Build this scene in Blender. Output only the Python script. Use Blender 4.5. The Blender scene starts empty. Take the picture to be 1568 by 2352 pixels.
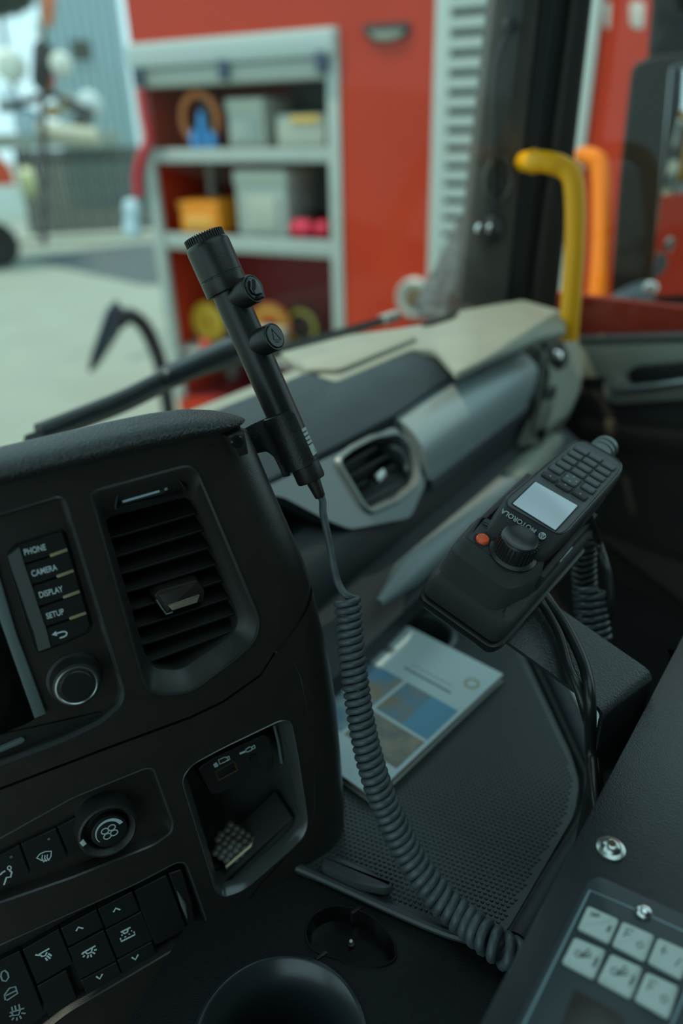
import bpy, bmesh, math, random
from mathutils import Vector, Matrix
from mathutils.geometry import delaunay_2d_cdt
random.seed(7)
scene = bpy.context.scene
col = scene.collection
V = Vector
# ------------------------------------------------------------------ camera
FPX, CXP, CYP = 1685.0, 784.0, 1176.0          # focal length and centre in photo pixels
EYE = V((0, 0, 2.3))                           # eye height above the pavement
_up = -V(((870 - CXP) / FPX, -(4310 - CYP) / FPX, -1)).normalized()
_v = V((0, 0, -1))
_Y = (_v - _up * _v.dot(_up)).normalized()
_X = _Y.cross(_up)
ROT = Matrix((_X, _Y, _up))                    # camera axes -> world axes
cam_d = bpy.data.cameras.new('camera')
cam = bpy.data.objects.new('camera', cam_d)
col.objects.link(cam)
cam.matrix_world = Matrix.Translation(EYE) @ ROT.to_4x4()
cam_d.sensor_fit = 'VERTICAL'
cam_d.sensor_height = 36.0
cam_d.sensor_width = 24.0
cam_d.lens = 36.0 * FPX / 2352.0
cam_d.clip_start = 0.02
cam_d.clip_end = 300
cam_d.dof.use_dof = True
cam_d.dof.focus_distance = 0.565
cam_d.dof.aperture_fstop = 2.2
scene.camera = cam
# ------------------------------------------------------------------ light
wd = bpy.data.worlds.new('world')
scene.world = wd
wd.use_nodes = True
bg = wd.node_tree.nodes['Background']
bg.inputs[0].default_value = (0.53, 0.80, 0.86, 1)
bg.inputs[1].default_value = 0.80
SUN_AZ, SUN_EL = math.radians(-100), math.radians(63)
sun_d = bpy.data.lights.new('sun', 'SUN')
sun_d.energy = 1.4
sun_d.angle = math.radians(0.6)
sun_d.color = (1.0, 0.93, 0.74)
sun = bpy.data.objects.new('sun', sun_d)
col.objects.link(sun)
sd = V((math.sin(SUN_AZ) * math.cos(SUN_EL), math.cos(SUN_AZ) * math.cos(SUN_EL), math.sin(SUN_EL)))
sun.rotation_euler = sd.to_track_quat('Z', 'Y').to_euler()
sun.location = (-6, 3, 12)
vs = scene.view_settings
vs.view_transform = 'Standard'
vs.look = 'None'
vs.gamma = 1.0
vs.exposure = 0.90
vs.use_curve_mapping = False

# ------------------------------------------------------------------ geometry helpers
def ray(px, py):
    return ROT @ V(((px - CXP) / FPX, -(py - CYP) / FPX, -1))
def at(px, py, d):                              # the world point seen at a photo pixel, d metres deep
    return EYE + ray(px, py) * d
def on_z(px, py, z):
    r = ray(px, py)
    return EYE + r * (z / r.z)
AZT = math.radians(38)
TT = V((math.sin(AZT), math.cos(AZT), 0))       # across the cab, towards the passenger door
FF = V((-TT.y, TT.x, 0))                        # forward through the windscreen
ZZ = V((0, 0, 1))
def cabp(t, f, z):                              # cab coordinates relative to the eye
    return EYE + TT * t + FF * f + ZZ * z

class Fr:                                       # a plane with axes u (right), v (up), n (out)
    def __init__(s, o, u, v):
        s.o = V(o); s.u = V(u).normalized()
        s.n = s.u.cross(V(v)).normalized(); s.v = s.n.cross(s.u)
    def p(s, u, v, w=0.0):
        return s.o + s.u * u + s.v * v + s.n * w
    def uv(s, px, py, w=0.0):
        r = ray(px, py)
        t = (s.o + s.n * w - EYE).dot(s.n) / r.dot(s.n)
        d = EYE + r * t - s.o
        return (d.dot(s.u), d.dot(s.v))
    def poly(s, pts, w=0.0):
        return [s.uv(x, y, w) for x, y in pts]
    def sub(s, u, v, w=0.0, rot=0.0):
        c, q = math.cos(rot), math.sin(rot)
        return Fr(s.p(u, v, w), s.u * c + s.v * q, s.v * c - s.u * q)

def ccw(p):
    a = sum(p[i - 1][0] * p[i][1] - p[i][0] * p[i - 1][1] for i in range(len(p)))
    return list(p) if a > 0 else list(reversed(p))
def rp(pts, r, n=5):                            # round the corners of a polygon
    pts = ccw(pts); m = len(pts); out = []
    for i in range(m):
        a, b, c = V(pts[i - 1]), V(pts[i]), V(pts[(i + 1) % m])
        rr = r[i] if isinstance(r, (list, tuple)) else r
        d1, d2 = (a - b), (c - b)
        l = min(rr, d1.length * .48, d2.length * .48)
        p, q = b + d1.normalized() * l, b + d2.normalized() * l
        for k in range(n + 1):
            t = k / n
            x = p * (1 - t) ** 2 + b * 2 * t * (1 - t) + q * t * t
            out.append((x.x, x.y))
    return out
def inset(pts, d):
    if abs(d) < 1e-9: return list(pts)
    m = len(pts); out = []
    for i in range(m):
        a, b, c = V(pts[i - 1]), V(pts[i]), V(pts[(i + 1) % m])
        e1, e2 = (b - a), (c - b)
        if e1.length < 1e-9: e1 = e2
        if e2.length < 1e-9: e2 = e1
        n1 = V((-e1.y, e1.x)).normalized(); n2 = V((-e2.y, e2.x)).normalized()
        h = n1 + n2
        k = d / max(.35, (1 + n1.dot(n2)) / 2) if h.length > 1e-6 else d
        h = h.normalized() if h.length > 1e-6 else n1
        k = d / max(.5, h.dot(n1))
        out.append((b.x + h.x * k, b.y + h.y * k))
    return out
def circ(u, v, r, n=32, rv=None, a0=0):
    return [(u + r * math.cos(a0 + 2 * math.pi * i / n), v + (rv or r) * math.sin(a0 + 2 * math.pi * i / n)) for i in range(n)]
def rect(u0, u1, v0, v1):
    return [(u0, v0), (u1, v0), (u1, v1), (u0, v1)]
def spl(pts, n):                                # Catmull-Rom resampling
    P = [V(p) for p in pts]; P = [P[0] * 2 - P[1]] + P + [P[-1] * 2 - P[-2]]
    out = []
    segs = len(P) - 3
    for i in range(n + 1):
        x = min(i / n * segs, segs - 1e-9); k = int(x); t = x - k
        a, b, c, d = P[k:k + 4]
        out.append(((b * 2) + (c - a) * t + (a * 2 - b * 5 + c * 4 - d) * t * t + (b * 3 - a - c * 3 + d) * t ** 3) * .5)
    return out

def loft(rings, cap0=True, cap1=True, closed=True):
    vs_, fs = [], []
    m = len(rings[0])
    for r in rings: vs_ += [V(p) for p in r]
    for k in range(len(rings) - 1):
        for i in range(m if closed else m - 1):
            j = (i + 1) % m
            fs.append((k * m + i, k * m + j, (k + 1) * m + j, (k + 1) * m + i))
    if cap0: fs.append(tuple(reversed(range(m))))
    if cap1: fs.append(tuple(range((len(rings) - 1) * m, len(rings) * m)))
    return vs_, fs
def pil(fr, out, steps, cap0=False, cap1=True):  # stack of insets (inset, height)
    out = ccw(out)
    return loft([[fr.p(u, v, w) for u, v in inset(out, d)] for d, w in steps], cap0, cap1)
def slab(fr, out, w0, w1, b=0.001):
    return pil(fr, out, [(b, w0), (0, w0 + b), (0, w1 - b), (b * .3, w1 - b * .3), (b, w1)], True, True)
def box(fr, u0, u1, v0, v1, w0, w1, b=0.001, r=None):
    o = rect(u0, u1, v0, v1)
    if r: o = rp(o, r)
    return slab(fr, o, w0, w1, b)
def frames(P):
    n = len(P); tg = []
    for i in range(n):
        d = P[min(i + 1, n - 1)] - P[max(i - 1, 0)]
        tg.append(d.normalized())
    a = V((0, 0, 1)) if abs(tg[0].z) < .9 else V((1, 0, 0))
    x = (a - tg[0] * a.dot(tg[0])).normalized(); out = []
    for t in tg:
        x = (x - t * x.dot(t)).normalized(); out.append((x, t.cross(x), t))
    return out
def tube(P, r, n=12, caps=True):
    P = [V(p) for p in P]; fr = frames(P); rings = []
    for i, p in enumerate(P):
        rr = r[i] if isinstance(r, (list, tuple)) else r
        x, y, t = fr[i]
        rings.append([p + (x * math.cos(2 * math.pi * k / n) + y * math.sin(2 * math.pi * k / n)) * rr for k in range(n)])
    return loft(rings, caps, caps)
def lathe(o, ax, prof, n=32, a0=0.0, a1=None, ref=None):
    ax = V(ax).normalized()
    a = V(ref) if ref else (V((0, 0, 1)) if abs(ax.z) < .9 else V((1, 0, 0)))
    x = (a - ax * a.dot(ax)).normalized(); y = ax.cross(x)
    full = a1 is None
    m = n if full else n + 1
    rings = []
    for r, h in prof:
        rings.append([V(o) + ax * h + (x * math.cos(t) + y * math.sin(t)) * max(r, 1e-5)
                      for t in [(a0 + (2 * math.pi if full else a1 - a0) * i / n) for i in range(m)]])
    return loft(rings, full, full, full)
def join(*vf):
    vs_, fs = [], []
    for v, f in vf:
        b = len(vs_); vs_ += list(v); fs += [tuple(i + b for i in q) for q in f]
    return vs_, fs
def pin(poly, x, y):
    r = False
    for a in range(len(poly)):
        x1, y1 = poly[a - 1]; x2, y2 = poly[a]
        if (y1 > y) != (y2 > y) and x < (x2 - x1) * (y - y1) / (y2 - y1) + x1: r = not r
    return r
def plate(fr, outer, holes, w0, w1):            # flat sheet with holes cut in it
    loops = [ccw(outer)] + [ccw(h) for h in holes]
    pts, eds = [], []
    for lp in loops:
        b = len(pts); n = len(lp)
        pts += [V(p) for p in lp]; eds += [(b + i, b + (i + 1) % n) for i in range(n)]
    vo_, eo_, fo_ = delaunay_2d_cdt(pts, eds, [], 0, 1e-7)[:3]
    tris = []
    for f in fo_:
        cx = sum(vo_[i].x for i in f) / len(f); cy = sum(vo_[i].y for i in f) / len(f)
        if pin(loops[0], cx, cy) and not any(pin(h, cx, cy) for h in loops[1:]): tris.append(tuple(f))
    n = len(vo_)
    vs_ = [fr.p(v.x, v.y, w1) for v in vo_] + [fr.p(v.x, v.y, w0) for v in vo_]
    fs = list(tris) + [tuple(i + n for i in reversed(f)) for f in tris]
    cnt = {}
    for f in tris:
        for i in range(len(f)):
            e = (f[i], f[(i + 1) % len(f)]); cnt[frozenset(e)] = cnt.get(frozenset(e), []) + [e]
    for k, e in cnt.items():
        if len(e) == 1: a, b = e[0]; fs.append((b, a, a + n, b + n))
    return vs_, fs
def ribbon(fr, lines, width, w0, h=0.0003):     # flat printed strokes
    out = []
    for ln in lines:
        P = [V((p[0], p[1])) for p in ln]
        closed = (P[0] - P[-1]).length < 1e-7
        L, Rr = [], []
        for i, p in enumerate(P):
            a = P[i - 1] if i > 0 else (P[-2] if closed else P[0])
            c = P[i + 1] if i < len(P) - 1 else (P[1] if closed else P[-1])
            d = (c - a); d = d.normalized() if d.length > 0 else V((1, 0))
            nn = V((-d.y, d.x)) * width / 2
            L.append(p + nn); Rr.append(p - nn)
        rings = [[fr.p(l.x, l.y, w0), fr.p(l.x, l.y, w0 + h), fr.p(q.x, q.y, w0 + h), fr.p(q.x, q.y, w0)] for l, q in zip(L, Rr)]
        out.append(loft(rings, True, True))
    return join(*out)
def text_vf(fr, s, size, sx=1.0, depth=0.0002, rot=0.0, bold=0.0):
    cu = bpy.data.curves.new('tmp', 'FONT'); cu.body = s; cu.size = size
    cu.align_x = 'CENTER'; cu.align_y = 'CENTER'; cu.extrude = depth; cu.offset = bold
    ob = bpy.data.objects.new('tmp', cu)
    me = bpy.data.meshes.new_from_object(ob)
    c, q = math.cos(rot), math.sin(rot)
    vs_ = [fr.p(v.co.x * sx * c - v.co.y * q, v.co.x * sx * q + v.co.y * c, v.co.z) for v in me.vertices]
    fs = [tuple(p.vertices) for p in me.polygons]
    bpy.data.objects.remove(ob); bpy.data.curves.remove(cu); bpy.data.meshes.remove(me)
    return vs_, fs

# ------------------------------------------------------------------ objects
def wl(o):
    p = V((0, 0, 0))
    while o: p = p + o.location; o = o.parent
    return p
def tag(o, label=None, cat=None, group=None, kind=None):
    if label: o['label'] = label
    if cat: o['category'] = cat
    if group: o['group'] = group
    if kind: o['kind'] = kind
    return o
def thing(name, loc, label, cat, group=None, kind=None):
    o = bpy.data.objects.new(name, None); col.objects.link(o); o.location = loc
    o.empty_display_size = .02
    return tag(o, label, cat, group, kind)
def mk(name, vf, mat, parent=None, smooth=35, label=None, cat=None, group=None, kind=None):
    vs_, fs = vf
    lo = V((min(v.x for v in vs_), min(v.y for v in vs_), min(v.z for v in vs_)))
    hi = V((max(v.x for v in vs_), max(v.y for v in vs_), max(v.z for v in vs_)))
    c = (lo + hi) / 2
    me = bpy.data.meshes.new(name)
    me.from_pydata([tuple(v - c) for v in vs_], [], fs)
    bm = bmesh.new(); bm.from_mesh(me)
    bmesh.ops.recalc_face_normals(bm, faces=bm.faces)
    bm.to_mesh(me); bm.free()
    if smooth:
        me.shade_smooth(); me.set_sharp_from_angle(angle=math.radians(smooth))
    me.materials.append(mat)
    o = bpy.data.objects.new(name, me); col.objects.link(o)
    if parent:
        o.parent = parent; o.location = c - wl(parent)
    else:
        o.location = c
    return tag(o, label, cat, group, kind)

# ------------------------------------------------------------------ materials
MATS = {}
def mat(name, c, rough=.5, metal=0.0, bump=None, var=0.0, vscale=30, spec=.5, emit=None, c2=None, coat=0, bump2=None):
    if name in MATS: return MATS[name]
    m = bpy.data.materials.new(name); m.use_nodes = True
    nt = m.node_tree; b = nt.nodes['Principled BSDF']
    b.inputs['Base Color'].default_value = (*c, 1); b.inputs['Roughness'].default_value = rough
    b.inputs['Metallic'].default_value = metal; b.inputs['Specular IOR Level'].default_value = spec
    b.inputs['Coat Weight'].default_value = coat
    if emit:
        b.inputs['Emission Color'].default_value = (*emit[0], 1); b.inputs['Emission Strength'].default_value = emit[1]
    tc = nt.nodes.new('ShaderNodeTexCoord')
    if var or c2:
        nz = nt.nodes.new('ShaderNodeTexNoise'); nz.inputs['Scale'].default_value = vscale; nz.inputs['Detail'].default_value = 5
        nt.links.new(tc.outputs['Object'], nz.inputs['Vector'])
        cr = nt.nodes.new('ShaderNodeValToRGB')
        d = c2 or tuple(min(1, x * (1 + var)) for x in c)
        a = c if c2 else tuple(x * (1 - var) for x in c)
        cr.color_ramp.elements[0].position = .35; cr.color_ramp.elements[1].position = .65
        cr.color_ramp.elements[0].color = (*a, 1); cr.color_ramp.elements[1].color = (*d, 1)
        nt.links.new(nz.outputs['Fac'], cr.inputs[0]); nt.links.new(cr.outputs[0], b.inputs['Base Color'])
    if bump:
        kind, sc, st = bump
        if kind == 'noise':
            tx = nt.nodes.new('ShaderNodeTexNoise'); tx.inputs['Scale'].default_value = sc; tx.inputs['Detail'].default_value = 3; o = tx.outputs['Fac']
        else:
            tx = nt.nodes.new('ShaderNodeTexVoronoi'); tx.inputs['Scale'].default_value = sc; o = tx.outputs['Distance']
        nt.links.new(tc.outputs['Object'], tx.inputs['Vector'])
        bp = nt.nodes.new('ShaderNodeBump'); bp.inputs['Strength'].default_value = st; bp.inputs['Distance'].default_value = .001
        nt.links.new(o, bp.inputs['Height']); nt.links.new(bp.outputs[0], b.inputs['Normal'])
    MATS[name] = m
    return m
def glass_mat(name, tint, gl=.06):
    m = bpy.data.materials.new(name); m.use_nodes = True; nt = m.node_tree; nt.nodes.clear()
    o = nt.nodes.new('ShaderNodeOutputMaterial'); mx = nt.nodes.new('ShaderNodeMixShader')
    t = nt.nodes.new('ShaderNodeBsdfTransparent'); t.inputs[0].default_value = (*tint, 1)
    g = nt.nodes.new('ShaderNodeBsdfGlossy'); g.inputs['Roughness'].default_value = .02
    mx.inputs[0].default_value = gl
    nt.links.new(t.outputs[0], mx.inputs[1]); nt.links.new(g.outputs[0], mx.inputs[2]); nt.links.new(mx.outputs[0], o.inputs[0])
    return m
M_blk = mat('black_plastic', (.017, .0165, .016), .42, bump=('noise', 1400, .25), var=.12, vscale=90)
M_edge_lit = mat('edge_lit', (.050, .054, .054), .26, spec=.9)  # paler than the fascia, paints the light caught by chamfers and lips
M_fascia = mat('fascia_plastic', (.019, .0170, .0148), .33, spec=.9, bump=('noise', 1600, .2), var=.12, vscale=60)
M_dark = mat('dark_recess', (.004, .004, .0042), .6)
M_lead = mat('leathery_pad', (.026, .030, .032), .36, spec=.8, bump=('voronoi', 750, 1.0))
M_slat = mat('slat_black', (.006, .0055, .005), .5, spec=.35)
M_key = mat('key_black', (.014, .0145, .015), .38)
M_gold = mat('indicator_strip', (.50, .45, .28), .35, .5)
M_chrome = mat('chrome', (.78, .80, .78), .16, 1.0)
M_satin = mat('satin_metal', (.42, .44, .43), .34, 1.0)
M_print = mat('white_print', (.62, .74, .76), .6)
M_bezel = mat('bezel_grey', (.12, .15, .15), .35)
M_mic = mat('microphone_black', (.014, .0135, .013), .36, bump=('noise', 900, .1), var=.1, vscale=60)
M_cord = mat('cord_grey', (.075, .092, .10), .42, bump=('noise', 300, .25), var=.2, vscale=120)
M_cable = mat('cable_black', (.014, .0145, .015), .32)
M_textured = mat('grained_black', (.028, .028, .028), .38, spec=.7, bump=('noise', 2200, 1.0), var=.35, vscale=1800)
M_white = mat('white_paint', (.62, .64, .60), .45, var=.06, vscale=8)
# ================================================================== SETTING: cab shell
M_shell = mat('cab_lining', (.10, .098, .09), .8, var=.08, vscale=20)
M_floor = mat('cab_floor', (.03, .03, .03), .8, var=.15, vscale=20)
M_trim = mat('pillar_trim', (.060, .055, .045), .6, var=.1, vscale=20)
M_seal = mat('rubber_seal', (.007, .008, .009), .5)
M_beige = mat('beige_plastic', (.30, .31, .25), .5, bump=('noise', 700, .2), var=.05, vscale=15)
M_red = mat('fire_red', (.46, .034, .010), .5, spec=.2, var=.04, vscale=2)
CABF = Fr(cabp(0, 0, 0), TT, FF)                # horizontal plan of the cab, n = up
def cbox(t0, t1, f0, f1, z0, z1, b=.004):
    return box(CABF, t0, t1, f0, f1, z0, z1, b)
mk('floor', cbox(-1.05, 1.45, -1.3, .74, -1.2, -1.15), M_floor, label='dark cab floor under the dashboard', kind='structure')
ADDED_HATCH = (.00, .95, -.50, .30)                   # unseen roof hatch, added to let skylight onto upward faces
mk('ceiling', plate(CABF, rect(-1.05, 1.45, -1.35, .70), [rp(rect(*ADDED_HATCH), .06)], .50, .56), M_shell, smooth=20, label='cab roof lining above the windscreen', kind='structure')
mk('wall_back', cbox(-1.05, 1.45, -1.36, -1.30, -1.15, .50), M_shell, label='dark rear wall of the cab', kind='structure')
mk('wall_left', cbox(-1.10, -1.05, -1.3, -.75, -1.15, .50), M_shell, label='rear driver side wall beside an opening added for daylight', kind='structure')  # driver's doorway ahead of it left open as added side light
mk('wall_front', cbox(-1.05, 1.42, .70, .745, -1.15, -.40), M_shell, label='bulkhead below the windscreen', kind='structure')
M_wglass = glass_mat('windscreen_glass', (.94, .97, .96), .012)
M_dglass = glass_mat('door_glass', (.95, .97, .96), .015)
mk('added_hatch_pane', slab(CABF, rp(rect(ADDED_HATCH[0] - .03, ADDED_HATCH[1] + .03, ADDED_HATCH[2] - .03, ADDED_HATCH[3] + .03), .07), .562, .570, .002), M_dglass, label='clear pane of the roof hatch added for extra daylight', kind='structure')
# windscreen, a gently bowed pane that curves back towards the pillars
def wsf(t): return .745 - .10 * max(0, (t - .15) / 1.15) ** 2.2
ring = []
for z in (-.40, .50):
    a = []; b = []
    for i in range(17):
        t = -1.04 + 2.31 * i / 16
        f = wsf(t) - (z + .40) * .08
        a.append(cabp(t, f, z)); b.append(cabp(t, f + .006, z))
    ring.append(a + b[::-1])
mk('window_1', loft(ring), M_wglass, label='large curved windscreen above the dashboard', kind='structure')
# passenger door
door = thing('door_1', cabp(1.42, -.3, -1.1), 'passenger door with beige sill and dark lower panel', None, kind='structure')
mk('door_panel', cbox(1.40, 1.45, -1.30, .72, -1.15, -.405), mat('door_lower', (.016, .014, .012), .6, var=.2, vscale=10), door)
mk('door_skin', cbox(1.452, 1.475, -1.30, .70, -1.15, -.32), M_red, door)
DF = Fr(cabp(1.40, 0, 0), -FF, ZZ)              # door plane seen from inside
sill = DF.poly([(1322, 786), (1640, 780), (1640, 850), (1560, 858), (1335, 868), (1318, 830)])
mk('sill_trim', slab(DF, sill, -.02, .012, .006), M_beige, door)
edge = DF.poly([(1318, 774), (1640, 764), (1640, 780), (1320, 787)])
mk('window_seal', slab(DF, edge, -.02, .016, .003), mat('seal_grey', (.07, .065, .055), .6), door)
hb = DF.poly([(1392, 866), (1412, 846), (1440, 852), (1450, 866), (1640, 846), (1640, 905), (1560, 912), (1420, 922), (1398, 908)])
hnd = mk('handle_surround', slab(DF, rp(hb, .012), -.005, .028, .008), mat('handle_surround', (.26, .26, .22), .4), door)
mk('grip_recess', slab(DF, rp(DF.poly([(1442, 852), (1460, 842), (1640, 828), (1640, 862), (1450, 882)], .028), .006), .018, .034, .002), M_dark, hnd)
mk('door_lever', slab(DF, rp(DF.poly([(1408, 884), (1500, 876), (1640, 855), (1640, 872), (1500, 896), (1412, 900)], .03), .006), .02, .044, .006), M_satin, hnd)
mk('pocket_rim', slab(DF, rp(DF.poly([(1335, 955), (1640, 985), (1640, 1050), (1400, 1012), (1330, 990)]), .01), -.01, .03, .01), mat('pocket_brown', (.035, .029, .022), .65), door)
mk('pocket_body', slab(DF, rp(DF.poly([(1360, 1200), (1700, 1330), (1700, 1470), (1380, 1300)]), .01), -.01, .03, .01), mat('pocket_brown', (.035, .029, .022), .65), door)
wring = [[cabp(1.425, f, z), cabp(1.431, f, z), cabp(1.431, f2, z), cabp(1.425, f2, z)] for z, f, f2 in ((-.40, .66, -1.2), (.46, .62, -1.2))]
mk('window_2', loft(wring), M_dglass, label='clear side window of the passenger door', kind='structure')
# windscreen pillar
PF = Fr(cabp(1.32, .60, 0), (1, 0, 0), ZZ)
def strip(xa, xb, w0, w1, b=.008):              # (x at y=0, x at y=690) for each edge
    f = lambda e, y: e[0] + (e[1] - e[0]) * y / 690.0
    o = PF.poly([(f(xa, -620), -620), (f(xa, 0), 0), (f(xa, 400), 400), (f(xa, 640), 640), (f(xa, 960), 960), (f(xb, 960), 960), (f(xb, 640), 640), (f(xb, 0), 0), (f(xb, -620), -620)], w1)
    return slab(PF, o, w0, w1, b)
pil_ = thing('trim_1', cabp(1.32, .6, -.4), 'tall windscreen pillar between windscreen and passenger door', None, kind='structure')
mk('pillar_cover', strip((1132, 1052), (1243, 1166), -.05, .02, .012), M_trim, pil_)
mk('door_seal', strip((1240, 1163), (1312, 1222), -.05, .004, .01), M_seal, pil_)
mk('seal_lip', strip((1262, 1184), (1276, 1197), 0, .012, .004), M_seal, pil_)
mk('door_frame', strip((1310, 1219), (1364, 1284), -.06, .012, .01), mat('frame_brown', (.018, .015, .011), .5), pil_)
# left and upper windscreen frame (out of shot but shades the cab)
mk('trim_2', cbox(-1.10, -1.03, .60, .76, -1.15, .50), M_trim, label='driver side windscreen pillar', kind='structure')
hdr = mk('trim_3', cbox(-1.05, 1.40, .60, .72, .40, .50), M_trim, label='header trim above the windscreen', kind='structure')
for t0, t1 in ((-.92, -.10), (-.095, .74)):  # unseen flaps added to keep direct sun off the booklet
    mk('added_sun_shade', slab(Fr(cabp(0, .615, .40), TT, ZZ), rp(rect(t0, t1, -.20, -.002), .03), -.012, .012, .008), M_trim, hdr)

# hanging cable on the pillar
cb = thing('pillar_cable', PF.p(*PF.uv(1130, 560), .03), 'thin black cable with plug hanging down the windscreen pillar', 'cable')
cpts = [(1190, -120), (1182, 0), (1171, 60), (1150, 120), (1138, 166), (1134, 260), (1132, 376), (1131, 470), (1129, 520)]
mk('lead', tube(spl([PF.p(*PF.uv(x, y, .03), .03) for x, y in cpts], 40), .0045, 8), M_cable, cb)
q = PF.p(*PF.uv(1171, 60, .03), .03)
mk('cable_clip', lathe(q - PF.n * .012, PF.n, [(.0, 0), (.012, .001), (.013, .012), (.008, .02), (0, .021)], 16), M_seal, cb)
q = PF.p(*PF.uv(1145, 412, .03), .026)
mk('loop', tube([q + PF.u * .022 * math.cos(a) + PF.v * .035 * math.sin(a) for a in [2 * math.pi * i / 24 for i in range(25)]], .005, 8), M_trim, cb)
q = PF.p(*PF.uv(1129, 528, .03), .028)
mk('plug', lathe(q - PF.v * .022, PF.v, [(0, 0), (.014, .002), (.019, .014), (.018, .03), (.009, .045), (0, .047)], 18), M_seal, cb)
for dx in (1103, 1129):
    q2 = PF.p(*PF.uv(dx, 526, .05), .046)
    mk('metal_stud', lathe(q2, PF.n, [(0, -.012), (.008, -.010), (.009, 0), (.006, .005), (0, .006)], 16), M_chrome, cb)

# grab handles
M_yel = mat('yellow_handle', (.92, .40, .003), .4, spec=.3)
M_org = mat('orange_handle', (.78, .19, .002), .5, spec=.2)
gh = thing('grab_handle', at(1308, 775, 1.24), 'bright yellow curved grab handle on the windscreen pillar', 'handle')
mk('bar', tube(spl([at(1195, 372, 1.29), at(1222, 371, 1.20), at(1262, 374, 1.175), at(1298, 388, 1.17), at(1318, 425, 1.17), at(1320, 560, 1.19), at(1304, 782, 1.24)], 40), .0165, 18), M_yel, gh)
mk('mounting_foot', lathe(at(1222, 371, 1.215), (at(1262, 374, 1.16) - at(1222, 371, 1.20)), [(0, 0), (.019, 0), (.019, .006), (.017, .008), (0, .008)], 18), M_yel, gh)
gh2 = thing('grab_handle', at(1345, 790, 1.85), 'orange grab handle outside the door glass, behind the yellow one', 'handle')
mk('bar', tube(spl([at(1338, 358, 1.98), at(1362, 364, 1.90), at(1378, 395, 1.88), at(1380, 560, 1.86), at(1368, 700, 1.85), at(1345, 790, 1.85)], 36), .023, 18), M_org, gh2)
mk('mounting_foot', lathe(at(1345, 800, 1.85), ZZ, [(0, -.02), (.034, -.02), (.034, 0), (.028, .01), (0, .01)], 18), M_org, gh2)

# door mirror
MF = Fr(at(1500, 420, 1.72), (.93, -.36, 0), (0, 0, 1))
mr = thing('door_mirror', at(1420, 740, 1.72), 'tall dark exterior mirror beside the passenger window', 'mirror')
M_house = mat('mirror_house', (.014, .013, .009), .6, spec=.3)
hs_o = rp(MF.poly([(1450, 150), (1490, 130), (1760, 100), (1730, 700), (1480, 700), (1400, 690), (1420, 420)]), .02)
mk('housing', pil(MF, hs_o, [(.03, -.12), (.008, -.09), (0, -.03), (0, .004), (.006, .012)], True, True), M_house, mr)
gl_o = rp(MF.poly([(1540, 148), (1745, 125), (1715, 672), (1494, 680)], .012), .015)
mk('mirror_glass', slab(MF, gl_o, .011, .017, .002), mat('mirror_silver', (.82, .86, .85), .02, 1.0), mr)
mk('upper_arm', slab(MF, rp(MF.poly([(1486, 130), (1500, -40), (1640, -60), (1640, 125)]), .01), -.09, -.02, .012), M_house, mr)
mk('upper_mirror', slab(MF, rp(MF.poly([(1475, -180), (1500, 30), (1560, 48), (1720, 40), (1720, -190)]), .02), -.10, .02, .015), M_house, mr)
mk('lower_arm', tube(spl([at(1482, 672, 1.74), at(1440, 690, 1.72), at(1395, 722, 1.70), at(1345, 762, 1.68)], 20), [.03] * 21, 14), mat('arm_grey', (.05, .07, .085), .28), mr)
mk('arm_cap', lathe(at(1494, 662, 1.66), (at(1494, 662, 1.6) - at(1494, 662, 1.66)), [(0, -.02), (.016, -.02), (.016, 0), (.01, .006), (0, .007)], 16), M_satin, mr)
mk('arm_plate', slab(MF, rp(MF.poly([(1350, 742), (1440, 690), (1456, 706), (1372, 766), (1350, 768)], .03), .006), .0, .04, .006), M_satin, mr)
# ================================================================== OUTSIDE
def noise_ground():
    m = mat('pavement', (.27, .30, .255), .85, var=.05, vscale=1.2, bump=('noise', 30, .3)); return m
PLAN = Fr((0, 0, 0), (1, 0, 0), (0, 1, 0))
mk('ground', box(PLAN, -40, 30, -20, 60, -.2, 0, .01), noise_ground(), label='pale concrete yard outside the windscreen', kind='structure')
# ---- the red fire engine parked alongside
KF = Fr(at(780, 400, 4.3), (.883, -.469, 0), ZZ)
gz = -KF.o.z                                    # v of the ground
fe = thing('fire_engine', KF.p(0, gz, -1), 'red fire engine with open equipment locker parked alongside', 'fire engine')
M_alu = mat('aluminium', (.38, .42, .39), .45, .2, var=.05, vscale=5)
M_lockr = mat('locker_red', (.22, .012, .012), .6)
uL = (KF.uv(285, 0)[0] + KF.uv(395, 800)[0]) / 2
cTL, cTR, cBR, cBL = KF.uv(300, 103), KF.uv(776, 60), KF.uv(788, 770), KF.uv(394, 830)
c0, c1 = (cTL[0] + cBL[0]) / 2, (cTR[0] + cBR[0]) / 2
ct, cb_ = (cTL[1] + cTR[1]) / 2, (gz + .45)
uR = 3.4; vT = 3.15 - KF.o.z
print('truck', uL, c0, c1, ct, cb_, vT, gz)
mk('side_panel', plate(KF, rect(uL, uR, gz + .3, vT), [rect(c0, c1, cb_, ct)], -.02, 0), M_red, fe, smooth=0)
mk('body_shell', join(box(KF, uL, uR, vT - .02, vT + .03, -2.3, 0), box(KF, uL, uL + .03, gz + .3, vT, -2.3, -.02), box(KF, uL, uR, gz + .3, vT, -2.34, -2.3), box(KF, uR - .03, uR, gz + .3, vT, -2.3, -.02)), M_red, fe)
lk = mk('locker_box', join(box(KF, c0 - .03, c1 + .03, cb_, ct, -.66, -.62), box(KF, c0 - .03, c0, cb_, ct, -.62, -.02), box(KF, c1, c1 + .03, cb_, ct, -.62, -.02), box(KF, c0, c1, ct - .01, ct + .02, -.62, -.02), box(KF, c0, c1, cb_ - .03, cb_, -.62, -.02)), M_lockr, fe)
pw = (c1 - c0)
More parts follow.
